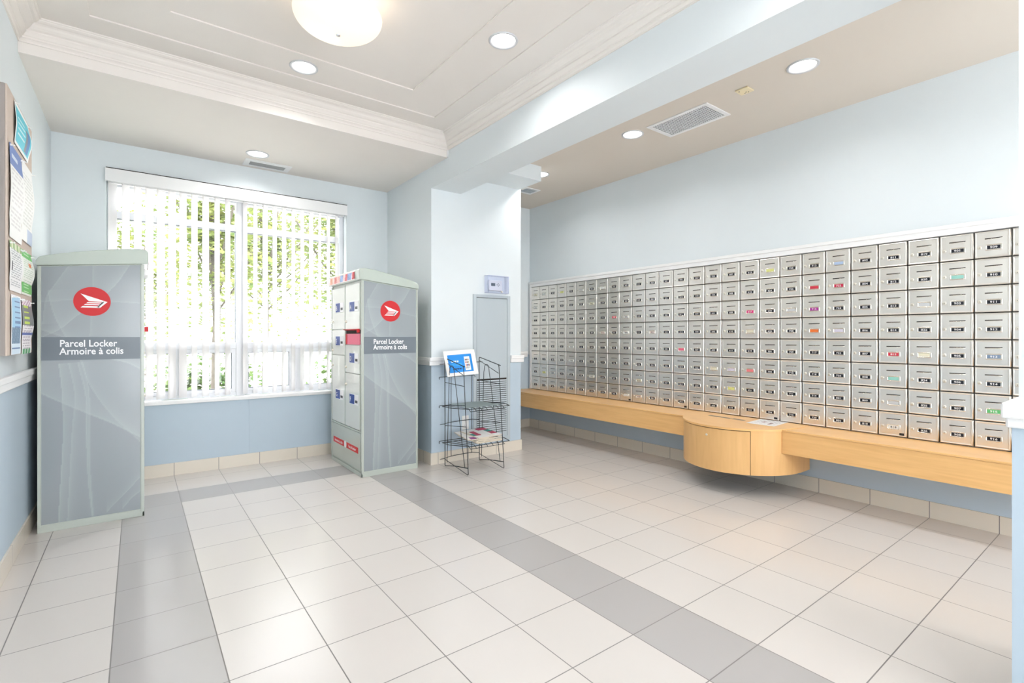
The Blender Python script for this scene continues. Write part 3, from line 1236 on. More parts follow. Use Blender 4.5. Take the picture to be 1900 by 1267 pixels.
def veil(u, v):
    base = [147, 154, 158]
    add = 0.0
    for kind, sign, wdt, st_, pts in CUR:
        if kind == 'h':
            x = interp(pts, u)
            if x is None:
                continue
            d = (v-x)*sign*2.3
        else:
            x = interp(pts, v)
            if x is None:
                continue
            d = (u-x)*sign
        if d >= -0.004:
            add += st_*math.exp(-max(d, 0)/wdt)*(1.0 if d > 0 else 0.6)
            if abs(d) < 0.012:
                add += st_*0.7*(1-abs(d)/0.012)
    add = 38*(1-math.exp(-add/34))
    return (min(255, base[0]+add), min(255, base[1]+add*1.02), min(255, base[2]+add*0.92))


veil_me = {}


def make_locker(xf, sgn, label):
    """xf: X of the front (door) face, sgn: +1 when the body runs towards +X"""
    Ya, Yb = 4.155, 4.985
    D = 0.525
    cx = xf+sgn*D/2
    root = thing('parcel_locker', (cx, (Ya+Yb)/2, 0), label, 'locker', 'two parcel lockers')

    def X(d):
        return xf+sgn*d

    def bx(mb, d0, d1, y0, y1, z0, z1, bev=0.0):
        a, c = sorted((X(d0), X(d1)))
        return mb.box(a, c, y0, y1, z0, z1, bev)
    # body as a prism so its top follows the lid
    mb = MB()
    mb.prism([(X(0.012), 0.0), (X(D), 0.0), (X(D), 1.632), (X(0.012), 1.686)], Ya+0.003, Yb, 'XZ', 0.004)
    mb.obj('body', M['locker'], root)
    # lid
    prof = [(-0.020, 1.688), (-0.022, 1.765), (-0.010, 1.781), (0.03, 1.785), (0.10, 1.778), (0.18, 1.764), (0.26, 1.750), (0.34, 1.734), (0.42, 1.716), (0.48, 1.700), (0.515, 1.688), (0.530, 1.668), (0.532, 1.632)]
    MB().prism([(X(d), z) for d, z in prof], Ya-0.008, Yb+0.008, 'XZ', 0.006, 3).obj('lid', M['lidm'], root)
    # printed side panels (both flanks); u runs left to right as seen from the camera
    xlo = min(X(0.022), X(D-0.018))
    wpan = D-0.040
    p = painted('side_panel', wpan, 1.575, veil, 90, 280, F_S, (xlo, Ya+0.0025, 0.048), root, m=M['veil'], corner=False)
    if sgn < 0:
        # the printed panel's top follows the sloping lid
        pass
    me = p.data
    for v_ in me.vertices:
        zz = v_.co.z
        k = (zz-0.048)/1.575
        d = abs((v_.co.x+cx)-X(0))
        ztop = 1.680-(d/D)*0.054
        v_.co.z = 0.048+k*(ztop-0.048)
    # bottom plinth rails
    mb = MB()
    bx(mb, 0.0, D, Ya, Ya+0.012, 0.0, 0.044, 0.002)
    bx(mb, 0.0, 0.012, Ya, Yb, 0.0, 0.03, 0.002)
    mb.obj('plinth', M['locker'], root)
    # corner posts seen beside the print
    mb = MB()
    bx(mb, 0.0, 0.020, Ya-0.001, Ya+0.02, 0.03, 1.682, 0.003)
    bx(mb, D-0.016, D, Ya-0.001, Ya+0.02, 0.03, 1.632, 0.003)
    bx(mb, 0.0, 0.014, Yb-0.03, Yb, 0.03, 1.682, 0.003)
    mb.obj('corner_post', M['locker'], root)
    # banner with the two lines
    MB().box(xlo, xlo+wpan-0.001, Ya+0.0005, Ya+0.0020, 1.053, 1.197).obj('banner', M['banner'], root)
    mb = MB()
    tx = xlo+0.083
    mb.merge(fit(text_bm('Parcel Locker', 0.060, 'LEFT', 0.0004, 1.0, 1.0, 0.0009), 0.278), basis(*F_S, (tx, Ya+0.0003, 1.137)))
    mb.merge(fit(text_bm('Armoire à colis', 0.060, 'LEFT', 0.0004, 1.0, 1.0, 0.0009), 0.314), basis(*F_S, (tx, Ya+0.0003, 1.088)))
    mb.obj('lettering', M['white'], root)
    # emblem
    ex, ez, er = xlo+0.239, 1.424, 0.092
    mb = MB()
    mb.lathe([(er, 0), (er, 0.0012), (0, 0.0012)], (ex, Ya+0.0020, ez), '-Y', 56, False)
    em = mb.obj('emblem', M['red'], root)
    k = er/292.0

    def Q(pts, ey=0.0):
        return [(ex+(x-394)*k, ez-(y-338)*k*1.28) for x, y in pts]
    mb = MB()
    for pts in ([(215, 218), (634, 340), (565, 340), (340, 334)],
                [(565, 342), (634, 340), (512, 438), (470, 420)],
                [(322, 350), (555, 350), (540, 366), (302, 366)],
                [(285, 380), (528, 380), (510, 394), (264, 395)],
                [(250, 412), (500, 412), (512, 438), (212, 436)],
                [(546, 342), (580, 342), (520, 400), (474, 424)]):
        mb.prism(Q(pts), Ya+0.0002, Ya+0.0007, 'XZ')
    mb.obj('emblem_arrow', M['white'], em)
    # front: far and near door columns
    cols = {'near': (4.205, 4.572), 'far': (4.594, 4.955)}
    splits = {'near': [1.668, 1.262, 1.125, 0.874, 0.390], 'far': [1.660, 1.266, 1.027, 0.390]}
    knob = {'near': [1.337, None, 0.924, 0.77], 'far': [1.341, 1.071, 0.926]}
    lab = {'near': [1.466, None, 1.01, 0.647], 'far': [1.473, 1.16, 0.655]}
    for cn in ('near', 'far'):
        y0, y1 = cols[cn]
        sp = splits[cn]
        for i in range(len(sp)-1):
            z1, z0 = sp[i], sp[i+1]
            if cn == 'near' and i == 1:
                # open parcel chute with red print
                mb = MB()
                bx(mb, 0.004, 0.010, y0+0.003, y1-0.003, z0+0.004, z1-0.036, 0.001)
                ch = mb.obj('parcel_chute', cmat['pink'], root)
                ch['label'] = 'pink and red deposit chute'
                mb = MB()
                bx(mb, 0.0105, 0.0115, y0+0.003, y1-0.003, z1-0.036, z1-0.004)
                mb.obj('chute_opening', M['gap'], ch)
                mb = MB()
                mb.prism([(X(0.004), z1-0.004), (X(-0.022), z1+0.004), (X(-0.022), z1+0.001), (X(0.004), z1-0.008)], y0+0.004, y1-0.004, 'XZ')
                bx(mb, -0.022, 0.004, y0+0.002, y0+0.006, z1-0.028, z1+0.004)
                bx(mb, 0.0015, 0.0035, y1-0.045, y1-0.010, z0+0.006, z1-0.040)
                mb.obj('chute_flap', M['red'], ch)
                continue
            mb = MB()
            bx(mb, 0.002, 0.0115, y0+0.002, y1-0.002, z0+0.003, z1-0.003, 0.0025)
            dr = mb.obj('compartment_door', M['locker_door'], root)
            kz = knob[cn][i]
            mb = MB()
            mb.lathe([(0.012, 0), (0.012, 0.006), (0.009, 0.012), (0.0, 0.013)], (X(0.002), y1-0.030, kz), '-X' if sgn > 0 else 'X', 18)
            mb.obj('lock', M['lock'], dr)
            lz = lab[cn][i]
            mb = MB()
            bx(mb, 0.0, 0.0018, y0+0.028, y0+0.25, lz-0.045, lz+0.045, 0.0005)
            lb = mb.obj('label_plate', M['white'], dr)
            mb = MB()
            bx(mb, -0.0008, 0.0, y0+0.125, y0+0.248, lz-0.042, lz+0.042)
            # printed arrow notch left white
            mb.obj('blue_print', M['blue'], dr)
            mb = MB()
            fc = F_W if sgn > 0 else F_E
            mb.box(min(X(-0.0008), X(-0.0012)), max(X(-0.0008), X(-0.0012)), y0+0.045, y0+0.105, lz-0.026, lz-0.004)
            mb.obj('coin_window', M['black'], dr)
            mb = MB()
            num = {'near': 'ACDF', 'far': 'BEG'}[cn][i]
            if sgn > 0:
                og = (X(-0.0012), y0+0.238, lz-0.024)
            else:
                og = (X(-0.0012), y0+0.135, lz-0.024)
            mb.merge(text_bm('B' if num == 'B' else num, 0.06, 'LEFT', 0.0002, 1, 1, 0.0006), basis(*fc, og))
            mb.obj('print_letter', M['white'], dr)
    mb = MB()
    bx(mb, 0.001, 0.0115, 4.574, 4.592, 0.39, 1.668, 0.003)
    bx(mb, 0.001, 0.0115, 4.19, 4.965, 0.372, 0.388, 0.003)
    mb.obj('door_frame', M['lidm'], root)
    # base front panel with red strip
    mb = MB()
    bx(mb, 0.004, 0.0115, 4.20, 4.955, 0.045, 0.368, 0.002)
    fp = mb.obj('base_panel', M['locker'], root)
    mb = MB()
    bx(mb, 0.0025, 0.0035, 4.245, 4.545, 0.186, 0.238)
    bx(mb, 0.0025, 0.0035, 4.615, 4.915, 0.186, 0.238)
    mb.obj('red_strip', M['red'], fp)
    mb = MB()
    mb.lathe([(0.032, 0), (0.032, 0.0012), (0, 0.0012)], (X(0.0035), 4.58, 0.213), '-X' if sgn > 0 else 'X', 24, False)
    fc = F_W if sgn > 0 else F_E
    for s_, yy in (('Armoire à colis', 4.765), ('Parcel locker', 4.395)):
        mb.merge(text_bm(s_, 0.034, 'CENTER', 0.0002, 1, 1.05, 0.0004), basis(*fc, (X(0.0022), yy if sgn > 0 else 9.16-yy, 0.200)))
    mb.obj('strip_print', M['white'], fp)
    # header strip with pictures on the lid front
    def header(u, v):
        if sgn < 0:
            u = 1-u
        w = u+(v-0.5)*0.02
        pal = [(250, 226, 226), (240, 176, 148), (246, 214, 208), (226, 130, 124), (246, 190, 186), (150, 178, 222), (246, 214, 218), (214, 84, 94), (150, 176, 222), (246, 214, 220), (214, 36, 50), (150, 20, 34)]
        e = [0.0, 0.08, 0.17, 0.25, 0.34, 0.47, 0.58, 0.66, 0.74, 0.88, 0.91, 0.965, 1.2]
        for k2 in range(12):
            if w < e[k2+1]:
                c = pal[k2]
                break
        j = math.sin(u*60+v*9)*math.sin(v*14+u*20)
        if k2 < 10:
            c = tuple(max(0, min(255, q+j*22)) for q in c)
        if v < 0.08 or v > 0.93:
            c = (248, 232, 230)
        return c
    org = (X(-0.0232), 4.995, 1.694) if sgn > 0 else (X(-0.0232), 4.235, 1.694)
    painted('picture_strip', 0.745 if sgn > 0 else 0.745, 0.072, header, 90, 12, fc, org, root)
    return root


make_locker(1.525, 1, 'grey parcel locker near the pillar with its white doors facing left')
lk1 = make_locker(0.040, -1, 'grey parcel locker by the left wall under the notice board, doors turned away')

mb = MB().lathe([(0.030, 0.0), (0.032, 0.004), (0.030, 0.016), (0.020, 0.022), (0, 0.023)], (0.040, 4.215, 1.625), 'X', 24)
mb.obj('turn_handle', M['white'], lk1)

# ------------------------------------------------------------------ access door, thermostat, outlet on the pillar
ad = thing('access_door', (2.886, YP, 0.13), 'grey metal access door with louvred lower half in the pillar', 'access door')
mb = MB()
for q in ((2.659, 2.697, 0.13, 1.622), (3.078, 3.115, 0.13, 1.622), (2.697, 3.078, 1.592, 1.622), (2.697, 3.078, 0.13, 0.178)):
    mb.box(q[0], q[1], YP-0.010, YP-0.0003, q[2], q[3], 0.002)
mb.obj('door_frame', M['metal_grey'], ad)
leafd = MB().box(2.700, 3.075, YP-0.007, YP-0.0008, 0.181, 1.588, 0.0015).obj('door_leaf', M['metal_grey'], ad)
mb = MB().box(2.700, 3.075, YP-0.0085, YP-0.0072, 1.5885, 1.5915)
mb.box(2.697, 3.078, YP-0.0072, YP-0.0008, 1.5885, 1.5915)
mb.obj('reveal_line', M['gap'], ad)
# louvres: dark slits with angled blades in front
mb = MB()
mb.mi = 0
mb.box(2.702, 3.066, YP-0.0078, YP-0.0071, 0.225, 0.775)
mb.mi = 1
n = 25
for k in range(n):
    z = 0.232+k*(0.765-0.232)/n
    mb.prism([(YP-0.0078, z), (YP-0.0078, z+0.0145), (YP-0.0100, z+0.0125), (YP-0.0145, z)], 2.700, 3.068, 'YZ')
mb.obj('louvres', [M['gap'], M['metal_grey']], leafd)

th_ = thing('thermostat', (2.92, YP, 1.64), 'white thermostat inside a clear plastic guard above the grey access door', 'thermostat')
MB().box(2.836, 2.996, YP-0.032, YP-0.004, 1.665, 1.772, 0.006).obj('thermostat_body', M['plastic'], th_)
MB().box(2.856, 2.906, YP-0.0335, YP-0.0322, 1.712, 1.742, 0.0005).obj('display', M['lcd'], th_)
mb = MB()
for cx_, cz_ in ((2.945, 1.738), (2.945, 1.716), (2.930, 1.727), (2.960, 1.727)):
    mb.lathe([(0.005, 0), (0.005, 0.0014), (0, 0.0014)], (cx_, YP-0.032, cz_), '-Y', 10)
mb.obj('buttons', M['lcd'], th_)
mb = MB()
g0, g1, h0, h1, yo = 2.797, 3.048, 1.640, 1.812, YP-0.072
mb.box(g0, g1, yo, yo+0.002, h0, h1)
mb.box(g0, g0+0.002, yo+0.002, YP-0.0005, h0, h1).box(g1-0.002, g1, yo+0.002, YP-0.0005, h0, h1)
mb.box(g0, g1, yo+0.002, YP-0.0005, h1-0.002, h1).box(g0, g1, yo+0.002, YP-0.0005, h0, h0+0.002)
mb.obj('clear_guard', M['clear'], th_)
mb = MB()
for a in ((g0, h0), (g0, h1), (g1, h0), (g1, h1)):
    mb.tube([(a[0], yo, a[1]), (a[0], YP-0.002, a[1])], 0.0015, 6)
for z in (h0, h1):
    mb.tube([(g0, yo, z), (g1, yo, z)], 0.0018, 6)
for x in (g0, g1):
    mb.tube([(x, yo, h0), (x, yo, h1)], 0.0018, 6)
mb.obj('guard_edges', mat('guard_edge_plastic', (196, 204, 232), 0.15), th_)
mb = MB()
mb.lathe([(0.008, 0), (0.008, 0.014), (0, 0.015)], (2.955, yo-0.001, 1.652), '-Y', 14)
mb.obj('guard_lock', M['lock'], th_)

ou = thing('power_outlet', (2.57, YP, 0.36), 'white duplex power outlet low on the pillar behind the wire rack', 'outlet')
MB().box(2.530, 2.608, YP-0.006, YP-0.0003, 0.292, 0.426, 0.002).obj('cover_plate', M['plastic'], ou)
mb = MB()
for z in (0.332, 0.386):
    mb.box(2.552, 2.586, YP-0.0075, YP-0.0062, z-0.018, z+0.018, 0.0006)
rc = mb.obj('receptacle', M['trim'], ou)
mb = MB()
for z in (0.332, 0.386):
    mb.box(2.560, 2.562, YP-0.0080, YP-0.0076, z-0.004, z+0.008).box(2.575, 2.577, YP-0.0080, YP-0.0076, z-0.004, z+0.008)
mb.obj('slots', M['black'], rc)

# ------------------------------------------------------------------ wire literature rack
rk = thing('magazine_rack', (2.475, 3.88, 0), 'dark wire magazine rack with two tiers standing against the pillar', 'rack')
RB, RF = 4.072, 3.70
rw = 0.0034


def side_frame(x):
    t = MB()
    # outer frame: back post, sloping top, front leg leaning out, foot
    t.tube([(x, RF+0.02, 0.935), (x, 4.045, 0.996), (x, RB, 0.998), (x, RB+0.004, 0.98), (x, RB, 0.5), (x, RB, 0.008), (x, RB-0.01, 0.004), (x, 3.88, 0.038), (x, RF-0.03, 0.062)], rw+0.0006, 8)
    t.tube([(x, RF+0.055, 0.94), (x, RF+0.042, 0.925), (x, RF-0.035, 0.012), (x, RF-0.025, 0.004), (x, RB, 0.062)], rw, 8)
    t.tube([(x, RB, 0.968), (x, RF+0.05, 0.862)], rw*0.85, 8)
    t.tube([(x, RB, 0.775), (x, RF+0.034, 0.765)], rw*0.85, 8)
    # hairpin
    hp = [(x, 4.035, 0.040), (x, 3.992, 0.86)]
    for k in range(9):
        a_ = PI*k/8
        hp.append((x, 3.946+0.036*math.cos(a_), 0.905+0.030*math.sin(a_)))
    hp += [(x, 3.885, 0.80), (x, 3.725, 0.06)]
    t.tube(hp, rw*0.85, 8)
    for z in (0.558, 0.375, 0.219):
        t.tube([(x, RB, z), (x, RF+(0.02 if z > 0.5 else 0.0), z+0.04)], rw*0.85, 8)
    return t.obj('side_frame', M['wire'], rk)


side_frame(2.285)
side_frame(2.665)
mb = MB()
for z in (0.826, 0.562, 0.234):
    mb.tube([(2.228, RB+0.006, z-0.022), (2.228, RB+0.006, z-0.004), (2.236, RB+0.006, z), (2.610+(0.05 if z < 0.8 else 0), RB+0.006, z), (2.618+(0.05 if z < 0.8 else 0), RB+0.006, z-0.004), (2.618+(0.05 if z < 0.8 else 0), RB+0.006, z-0.02)], rw, 8)
for z in (0.39, 0.070):
    mb.tube([(2.285, RB, z), (2.228, RB-0.01, z), (2.40, RB+0.03, z+0.006), (2.60, RB+0.03, z+0.008), (2.665, RB, z)], rw, 8)
for x in (2.355, 2.585):
    mb.tube([(x, RB+0.01, 0.826), (x, RB+0.01, 0.078)], rw*0.9, 8)
mb.tube([(2.23, RB, 0.945), (2.285, RB, 0.945)], rw, 8)
mb.tube([(2.63, RB, 0.955), (2.70, RB, 0.955)], rw, 8)
mb.obj('back_wires', M['wire'], rk)


def rack_shelf(zb, zf):
    t = MB()
    xs0, xs1 = 2.250, 2.730
    yb_, yf_ = RB-0.01, RF-0.045
    t.tube([(xs0, yb_, zb), (2.665, yb_, zb), (xs1, yf_+0.10, zf+0.01), (xs1-0.01, yf_, zf), (xs0+0.04, yf_, zf), (xs0, yb_-0.12, zb)], rw, 8, True)
    for k in range(7):
        x = 2.30+k*0.060
        t.tube([(x, yb_, zb), (x, yf_+0.03, zf+0.002), (x+0.002, yf_, zf-0.022)], rw*0.8, 6)
    t.tube([(2.30, yf_, zf-0.022), (2.668, yf_, zf-0.022)], rw*0.8, 6)
    return t.obj('rack_shelf', M['wire'], rk)


rack_shelf(0.556, 0.572)
rack_shelf(0.222, 0.250)
MB().box(2.31, 2.66, 3.72, 4.04, 0.5745, 0.5765).obj('shelf_liner', mat('liner_grey', (132, 146, 146), 0.5), rk)


# poster leaning on the rack
def poster(u, v):
    c = (242, 240, 238)
    if 0.10 < u < 0.86 and 0.16 < v < 0.86:
        c = (20, 140, 226)
        if 0.60 < u < 0.78 and 0.27 < v < 0.82:
            c = (236, 240, 242)
            if 0.625 < u < 0.755 and 0.36 < v < 0.78:
                iu, iv = int((u-0.625)/0.0435), int((v-0.36)/0.105)
                if ((u-0.625) % 0.0435) < 0.032 and ((v-0.36) % 0.105) < 0.075:
                    c = [(150, 92, 80), (96, 96, 100), (206, 150, 120), (200, 80, 80), (120, 74, 70), (180, 176, 150), (214, 140, 120), (70, 80, 150), (120, 60, 56), (200, 190, 180), (150, 150, 160), (190, 200, 206)][(iu+iv*3) % 12]
        if 0.19 < u < 0.42 and 0.40 < v < 0.46 and int(u*60) % 3:
            c = (226, 242, 252)
        if 0.19 < u < 0.50 and 0.52 < v < 0.60 and int(u*70+v*50) % 3 == 0:
            c = (80, 190, 230)
        if 0.22 < u < 0.50 and 0.70 < v < 0.75 and int(u*60) % 4:
            c = (16, 50, 96)
    return c
b_ = Matrix.Rotation(math.radians(-2.5), 3, 'Y')
pr = (b_ @ Vector((1, 0, 0)))
pu = (b_ @ (Matrix.Rotation(math.radians(-16), 3, 'X') @ Vector((0, 0, 1))))
po = pr.cross(pu)
o = painted('poster', 0.338, 0.240, poster, 90, 60, ((1, 0, 0), (0, 1, 0), (0, 0, 1)), (0, 0, 0), bend=lambda u, v: 0.012*math.sin(PI*u)*(1-v)-0.004*math.sin(6*u))
o.matrix_world = basis(tuple(pr), tuple(pu), tuple(po), (2.262, 3.985, 0.832))
o.location = (2.262, 3.985, 0.832)
tag(o, 'white poster with blue phone advertisement propped on top of the wire rack', 'poster')


# newspapers on the lower tier
def news(pal, seed):
    rr_ = random.Random(seed)
    cells = [[pal[0 if rr_.random() < 0.4 else rr_.randrange(len(pal))] for _ in range(5)] for _ in range(4)]

    def f(u, v):
        c = cells[min(3, int(v*4))][min(4, int(u*5+0.5*v))]
        if int(v*48) % 3 == 0:
            c = tuple(min(255, q+26) for q in c)
        return c
    return f
pals = [[(244, 240, 236), (236, 226, 214), (180, 40, 80), (240, 238, 236), (30, 130, 120), (60, 60, 66)],
        [(244, 240, 236), (20, 130, 110), (30, 40, 50), (240, 236, 230), (140, 60, 130)],
        [(240, 236, 230), (200, 196, 190), (244, 240, 238), (190, 60, 70)],
        [(240, 236, 230), (60, 130, 160), (244, 240, 238)],
        [(240, 236, 230), (150, 140, 130), (60, 100, 150)],
        [(240, 236, 230), (150, 40, 50), (220, 210, 200)]]
labs = ['newspaper with red and teal cover lying topmost on the lower rack tier', 'newspaper with teal picture sticking out left on the lower rack tier', 'plain newspaper third in the pile on the rack', 'newspaper fourth in the pile on the lower rack tier', 'newspaper fifth in the pile on the lower rack tier', 'newspaper at the bottom of the pile on the wire rack']
for k in range(6):
    hgt = 0.009
    z = 0.262+(5-k)*hgt
    w_, l_ = 0.27, 0.30
    if k == 1:
        w_ = 0.30
    rot = [3, -7, 2, -3, 1, 0][k]
    dx = [0.02, -0.035, 0.015, 0.02, 0.0, 0.02][k]
    t = thing('newspaper', (2.515+dx, 3.845, z), labs[k], 'newspaper', 'newspapers on the wire rack')
    t.rotation_euler = (math.radians(3.6), 0, math.radians(rot))
    mb = MB().box(-w_/2, w_/2, -l_/2, l_/2, 0.0005, hgt-0.0008, 0.0006)
    pg = mb.obj('pages', M['page'], None)
    pg.parent = t
    cv = painted('cover', w_, l_, news(pals[k], k), 50, 48, ((1, 0, 0), (0, 1, 0), (0, 0, 1)), (-w_/2, -l_/2, hgt-0.0004))
    cv.parent = t

# ------------------------------------------------------------------ notice board on the left wall
nb = thing('notice_board', (XL, 3.48, 1.72), 'taupe fabric notice board covered in pinned papers on left wall', 'notice board')
bXf = -0.465
NB0, NB1, NBZ0, NBZ1 = 3.142, 3.800, 1.112, 2.335
MB().box(XL+0.0005, bXf-0.006, NB0, NB1, NBZ0, NBZ1, 0.004).obj('board_side', M['board'], nb)
MB().box(bXf-0.0065, bXf, NB0+0.001, NB1-0.001, NBZ0+0.001, NBZ1-0.001, 0.002).obj('board_face', M['boardf'], nb)


def lines(u, v, bgc=(244, 243, 242), ink=(196, 196, 200), n=34, m0=0.1, m1=0.9, v0=0.12, v1=0.9):
    if m0 < u < m1 and v0 < v < v1 and int(v*n) % 2 == 0 and (int(u*24)*13+int(v*n)*7) % 6:
        return ink
    return bgc


def p_blue(u, v):
    if 0.06 < u < 0.94 and 0.07 < v < 0.90:
        if 0.60 < u < 0.86 and 0.34 < v < 0.86:
            return (58, 124, 190) if u > 0.72 else (120, 130, 140)
        if 0.14 < u < 0.56 and 0.3 < v < 0.8 and int(v*22) % 3 == 0:
            return (206, 240, 246)
        return (78, 200, 220)
    return (246, 246, 246)


def p_sched(u, v):
    if v < 0.22:
        return (96, 124, 190) if not (0.15 < u < 0.6 and 0.08 < v < 0.14) else (210, 220, 240)
    return lines(u, v, ink=(222, 218, 220), n=40)


def p_white(u, v):
    if v > 0.82 and u > 0.5:
        return (190, 204, 230)
    return lines(u, v, ink=(220, 220, 216), n=44, v1=0.8)


def p_flyer(u, v):
    if v < 0.13:
        return (222, 226, 190) if int(u*7) % 2 else (150, 180, 110)
    if 0.1 < u < 0.18 and 0.4 < v < 0.6:
        return (50, 50, 60)
    return lines(u, v, (238, 238, 238), (176, 178, 182), 46)


def p_green(u, v):
    if v < 0.17 or 0.72 < v < 0.95:
        return (92, 190, 84) if not (0.2 < u < 0.7 and int(v*40) % 3 == 0) else (190, 230, 180)
    if 0.5 < u < 0.75 and 0.26 < v < 0.33:
        return (226, 120, 60)
    return lines(u, v, (236, 240, 232), (200, 214, 196), 40)


def p_broch(u, v):
    if u < 0.08 or u > 0.94 or v < 0.02:
        return (244, 246, 250)
    if v < 0.55:
        c = (150+60*u*0.2, 205, 235)
        if 0.35 < u < 0.9 and int(v*34) % 3 == 0 and v > 0.08:
            return (90, 130, 180)
        return c
    if v < 0.82:
        k = math.sin(u*40+v*25)*math.sin(v*60)
        return (96+k*50, 130+k*45, 160+k*40)
    if 0.88 < v < 0.90:
        return (80, 120, 170)
    return (214, 232, 246)


def p_pick(u, v):
    if v < 0.12:
        return (236, 226, 232) if int(u*12+v*40) % 3 else (170, 110, 150)
    if v < 0.48:
        if int((v-0.12)*30) % 3 == 0 and 0.15 < u < 0.6:
            return (190, 214, 60)
        return (110, 116, 116)
    if 0.62 < v < 0.65:
        return (60, 80, 160)
    if v > 0.90:
        return (34, 150, 78) if int(u*10) % 3 else (230, 240, 230)
    return lines(u, v, (240, 236, 238), (190, 180, 190), 50)


def pinned(name, y0, y1, z0, z1, fn, label, cat, nx=26, ny=44, amp=0.012, fr=1.3, grp='papers pinned to the notice board'):
    t = thing(name, (bXf, (y0+y1)/2, z0), label, cat, grp)
    painted('sheet', y1-y0, z1-z0, fn, nx, ny, F_E, (bXf+0.003, y0, z0), t,
            bend=lambda u, v: amp*abs(math.sin(PI*v*fr))*(0.35+0.65*u)*math.sin(PI*min(1, v*1.0))+0.001)
    mb = MB()
    for yy, zz in ((y0+0.015, z1-0.012), (y1-0.015, z1-0.012)):
        mb.lathe([(0.0045, 0.004), (0.0045, 0.008), (0.002, 0.010), (0.002, 0.016), (0.004, 0.020), (0.0, 0.021)], (bXf, yy, zz), 'X', 8)
    mb.obj('push_pin', M['plastic'], t)
    return t


pinned('poster', 3.285, 3.650, 2.115, 2.318, p_blue, 'turquoise landscape poster pinned at the top of the notice board', 'poster', 36, 24, 0.016, 1.0)
pinned('notice_sheet', 3.170, 3.462, 1.655, 2.085, p_sched, 'long white notice with blue heading, near side of board', 'paper', amp=0.014)
pinned('notice_sheet', 3.470, 3.765, 1.690, 2.092, p_white, 'plain white notice on the far side of the board, middle row', 'paper', amp=0.012)
pinned('flyer', 3.170, 3.455, 1.412, 1.640, p_flyer, 'grey text flyer with leafy top edge beside the green flyer', 'flyer', amp=0.008)
pinned('flyer', 3.465, 3.745, 1.415, 1.640, p_green, 'green and white flyer on the far side of the board', 'flyer', amp=0.016)
pinned('brochure', 3.205, 3.440, 1.116, 1.395, p_broch, 'pale blue brochure with town photo, bottom near corner of board', 'brochure', amp=0.004)
pinned('flyer', 3.465, 3.730, 1.112, 1.392, p_pick, 'grey and lime flyer with green foot, bottom far corner', 'flyer', amp=0.014)


# ------------------------------------------------------------------ ceiling fittings
def downlight(x, y, z, r, label):
    t = thing('downlight', (x, y, z), label, 'ceiling light', 'round recessed downlights')
    MB().lathe([(r*0.80, -0.001), (r*0.84, -0.006), (r*0.97, -0.007), (r, -0.004), (r, -0.0003)], (x, y, z), 'Z', 40).obj('trim_ring', M['ring'], t)
    MB().lathe([(r*0.80, -0.001), (r*0.70, -0.0008), (0, -0.0006)], (x, y, z), 'Z', 40).obj('diffuser', M['lamp'], t)
    ld = bpy.data.lights.new('downlight_lamp', 'AREA')
    ld.shape = 'DISK'
    ld.size = r*1.5
    ld.energy = DOWN_W
    ld.color = (1.0, 0.985, 0.965)
    ld.spread = math.radians(150)
    lo = bpy.data.objects.new('lamp', ld)
    COL.objects.link(lo)
    lo.parent = t
    lo.location = (0, 0, -0.008)
    return t


downlight(0.875, 3.435, ZT+st, 0.088, 'round downlight in the tray ceiling beside the big bowl lamp')
downlight(1.748, 2.41, ZT+st, 0.088, 'round downlight in the tray ceiling nearest the blue beam')
downlight(0.837, 4.785, ZS, 0.092, 'round downlight in the low ceiling above the window')
downlight(3.352, 1.408, ZM, 0.092, 'round downlight nearest the camera over the mailboxes')
downlight(3.34, 2.748, ZM, 0.092, 'round downlight beside the square-hole grille over the mailboxes')
downlight(3.39, 4.005, ZM, 0.092, 'round downlight half hidden behind the dropped bulkhead')
for (x, y, z) in ((-0.05, 1.0, ZT+st), (0.86, -0.6, ZT+st), (1.75, 0.7, ZT+st), (3.35, 0.0, ZM), (3.35, -1.5, ZM), (0.86, -2.2, ZT)):  # unseen downlights, added to bring more light into the room
    downlight(x, y, z, 0.09, 'round downlight added out of view as fill light')

bw = thing('bowl_light', (0.832, 2.60, ZT+2*st), 'large frosted glass bowl lamp glowing in the middle of the tray ceiling', 'ceiling light')
pr_ = []
for k in range(17):
    a = PI/2*k/16
    pr_.append((0.22*math.sin(a), 2.86-0.100*math.cos(a)))
pr_.append((0.217, 2.866))
MB().lathe(pr_, (0.832, 2.60, 0), 'Z', 64).obj('glass_bowl', M['bowl'], bw)
MB().lathe([(0.0, ZT+2*st-0.0005), (0.07, ZT+2*st-0.0005), (0.07, ZT+2*st-0.02), (0.012, ZT+2*st-0.03), (0.012, 2.80), (0, 2.80)], (0.832, 2.60, 0), 'Z', 32).obj('canopy', M['trim'], bw)
MB().lathe([(0.0, 2.752), (0.010, 2.754), (0.012, 2.764), (0.006, 2.772)], (0.832, 2.60, 0), 'Z', 16).obj('finial', M['chrome'], bw)
ld = bpy.data.lights.new('bowl_lamp', 'POINT')
ld.energy = BOWL_W
ld.color = (1.0, 0.95, 0.88)
ld.shadow_soft_size = 0.08
lo = bpy.data.objects.new('bulb', ld)
COL.objects.link(lo)
lo.parent = bw
lo.location = (0, 0, 2.89-(ZT+2*st))

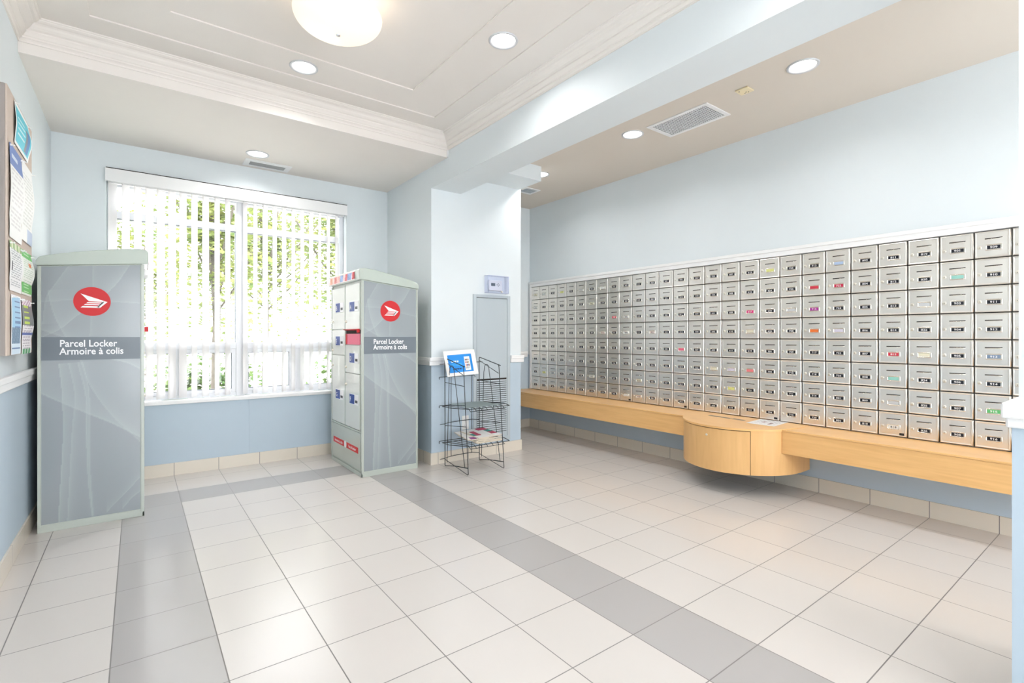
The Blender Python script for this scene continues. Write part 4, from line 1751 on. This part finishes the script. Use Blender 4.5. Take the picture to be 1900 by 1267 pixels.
# egg-crate grille
gr = thing('air_grille', (3.48, 2.33, ZM), 'white ceiling return grille with square holes over the mailboxes', 'vent')
mb = MB()
gx0, gx1, gy0, gy1 = 3.310, 3.635, 2.045, 2.585
for q in ((gx0, gx1, gy0, gy0+0.032), (gx0, gx1, gy1-0.032, gy1), (gx0, gx0+0.032, gy0+0.032, gy1-0.032), (gx1-0.032, gx1, gy0+0.032, gy1-0.032)):
    mb.box(q[0], q[1], q[2], q[3], ZM-0.008, ZM-0.0003, 0.002)
mb.obj('grille_frame', M['trim'], gr)
mb = MB()
nx_, ny_ = 13, 26
for i in range(nx_+1):
    x = gx0+0.032+(gx1-gx0-0.064)*i/nx_
    mb.box(x-0.0017, x+0.0017, gy0+0.03, gy1-0.03, ZM-0.006, ZM-0.0012)
for j in range(ny_+1):
    y = gy0+0.032+(gy1-gy0-0.064)*j/ny_
    mb.box(gx0+0.03, gx1-0.03, y-0.0017, y+0.0017, ZM-0.006, ZM-0.0012)
mb.obj('egg_crate', M['trim'], gr)
MB().box(gx0+0.03, gx1-0.03, gy0+0.03, gy1-0.03, ZM-0.0012, ZM-0.0004).obj('duct', M['grille_hole'], gr)

# slot diffuser by the window
vt = thing('air_vent', (0.965, 5.045, ZS), 'white slotted air vent in the low ceiling above the window', 'vent')
mb = MB()
vx0, vx1, vy0, vy1 = 0.772, 1.158, 4.950, 5.145
mb.box(vx0, vx1, vy0, vy0+0.055, ZS-0.007, ZS-0.0003, 0.002).box(vx0, vx1, vy1-0.055, vy1, ZS-0.007, ZS-0.0003, 0.002)
mb.box(vx0, vx0+0.045, vy0+0.055, vy1-0.055, ZS-0.007, ZS-0.0003).box(vx1-0.045, vx1, vy0+0.055, vy1-0.055, ZS-0.007, ZS-0.0003)
mb.obj('vent_frame', M['trim'], vt)
mb = MB()
for k in range(5):
    y = vy0+0.060+k*0.018
    mb.box(vx0+0.046, vx1-0.046, y, y+0.008, ZS-0.010, ZS-0.002)
mb.obj('vent_blades', mat('vent_grey', (170, 172, 172), 0.5), vt)
MB().box(vx0+0.045, vx1-0.045, vy0+0.055, vy1-0.055, ZS-0.0015, ZS-0.0004).obj('duct', M['grille_hole'], vt)

vt = thing('air_vent', (3.64, 4.53, ZM), 'small white air vent in the far corner of the mailbox ceiling', 'vent')
mb = MB()
mb.box(3.54, 3.76, 4.44, 4.47, ZM-0.007, ZM-0.0003).box(3.54, 3.76, 4.61, 4.64, ZM-0.007, ZM-0.0003).box(3.54, 3.57, 4.47, 4.61, ZM-0.007, ZM-0.0003).box(3.73, 3.76, 4.47, 4.61, ZM-0.007, ZM-0.0003)
mb.obj('vent_frame', M['trim'], vt)
mb = MB()
for k in range(5):
    mb.box(3.571, 3.729, 4.478+k*0.027, 4.487+k*0.027, ZM-0.008, ZM-0.002)
mb.obj('vent_blades', M['metal_grey'], vt)
MB().box(3.57, 3.73, 4.47, 4.61, ZM-0.0015, ZM-0.0004).obj('duct', M['grille_hole'], vt)

sn = thing('ceiling_sensor', (3.36, 1.79, ZM), 'small cream square plate on the ceiling beside the grille', 'sensor')
MB().box(3.313, 3.403, 1.745, 1.835, ZM-0.010, ZM-0.0003, 0.003).obj('plate', M['cream'], sn)
mb = MB()
for x, y in ((3.385, 1.775), (3.385, 1.80), (3.375, 1.787), (3.335, 1.815)):
    mb.lathe([(0.004, 0), (0.004, 0.001), (0, 0.001)], (x, y, ZM-0.010), '-Z', 8)
mb.obj('holes', M['black'], sn)
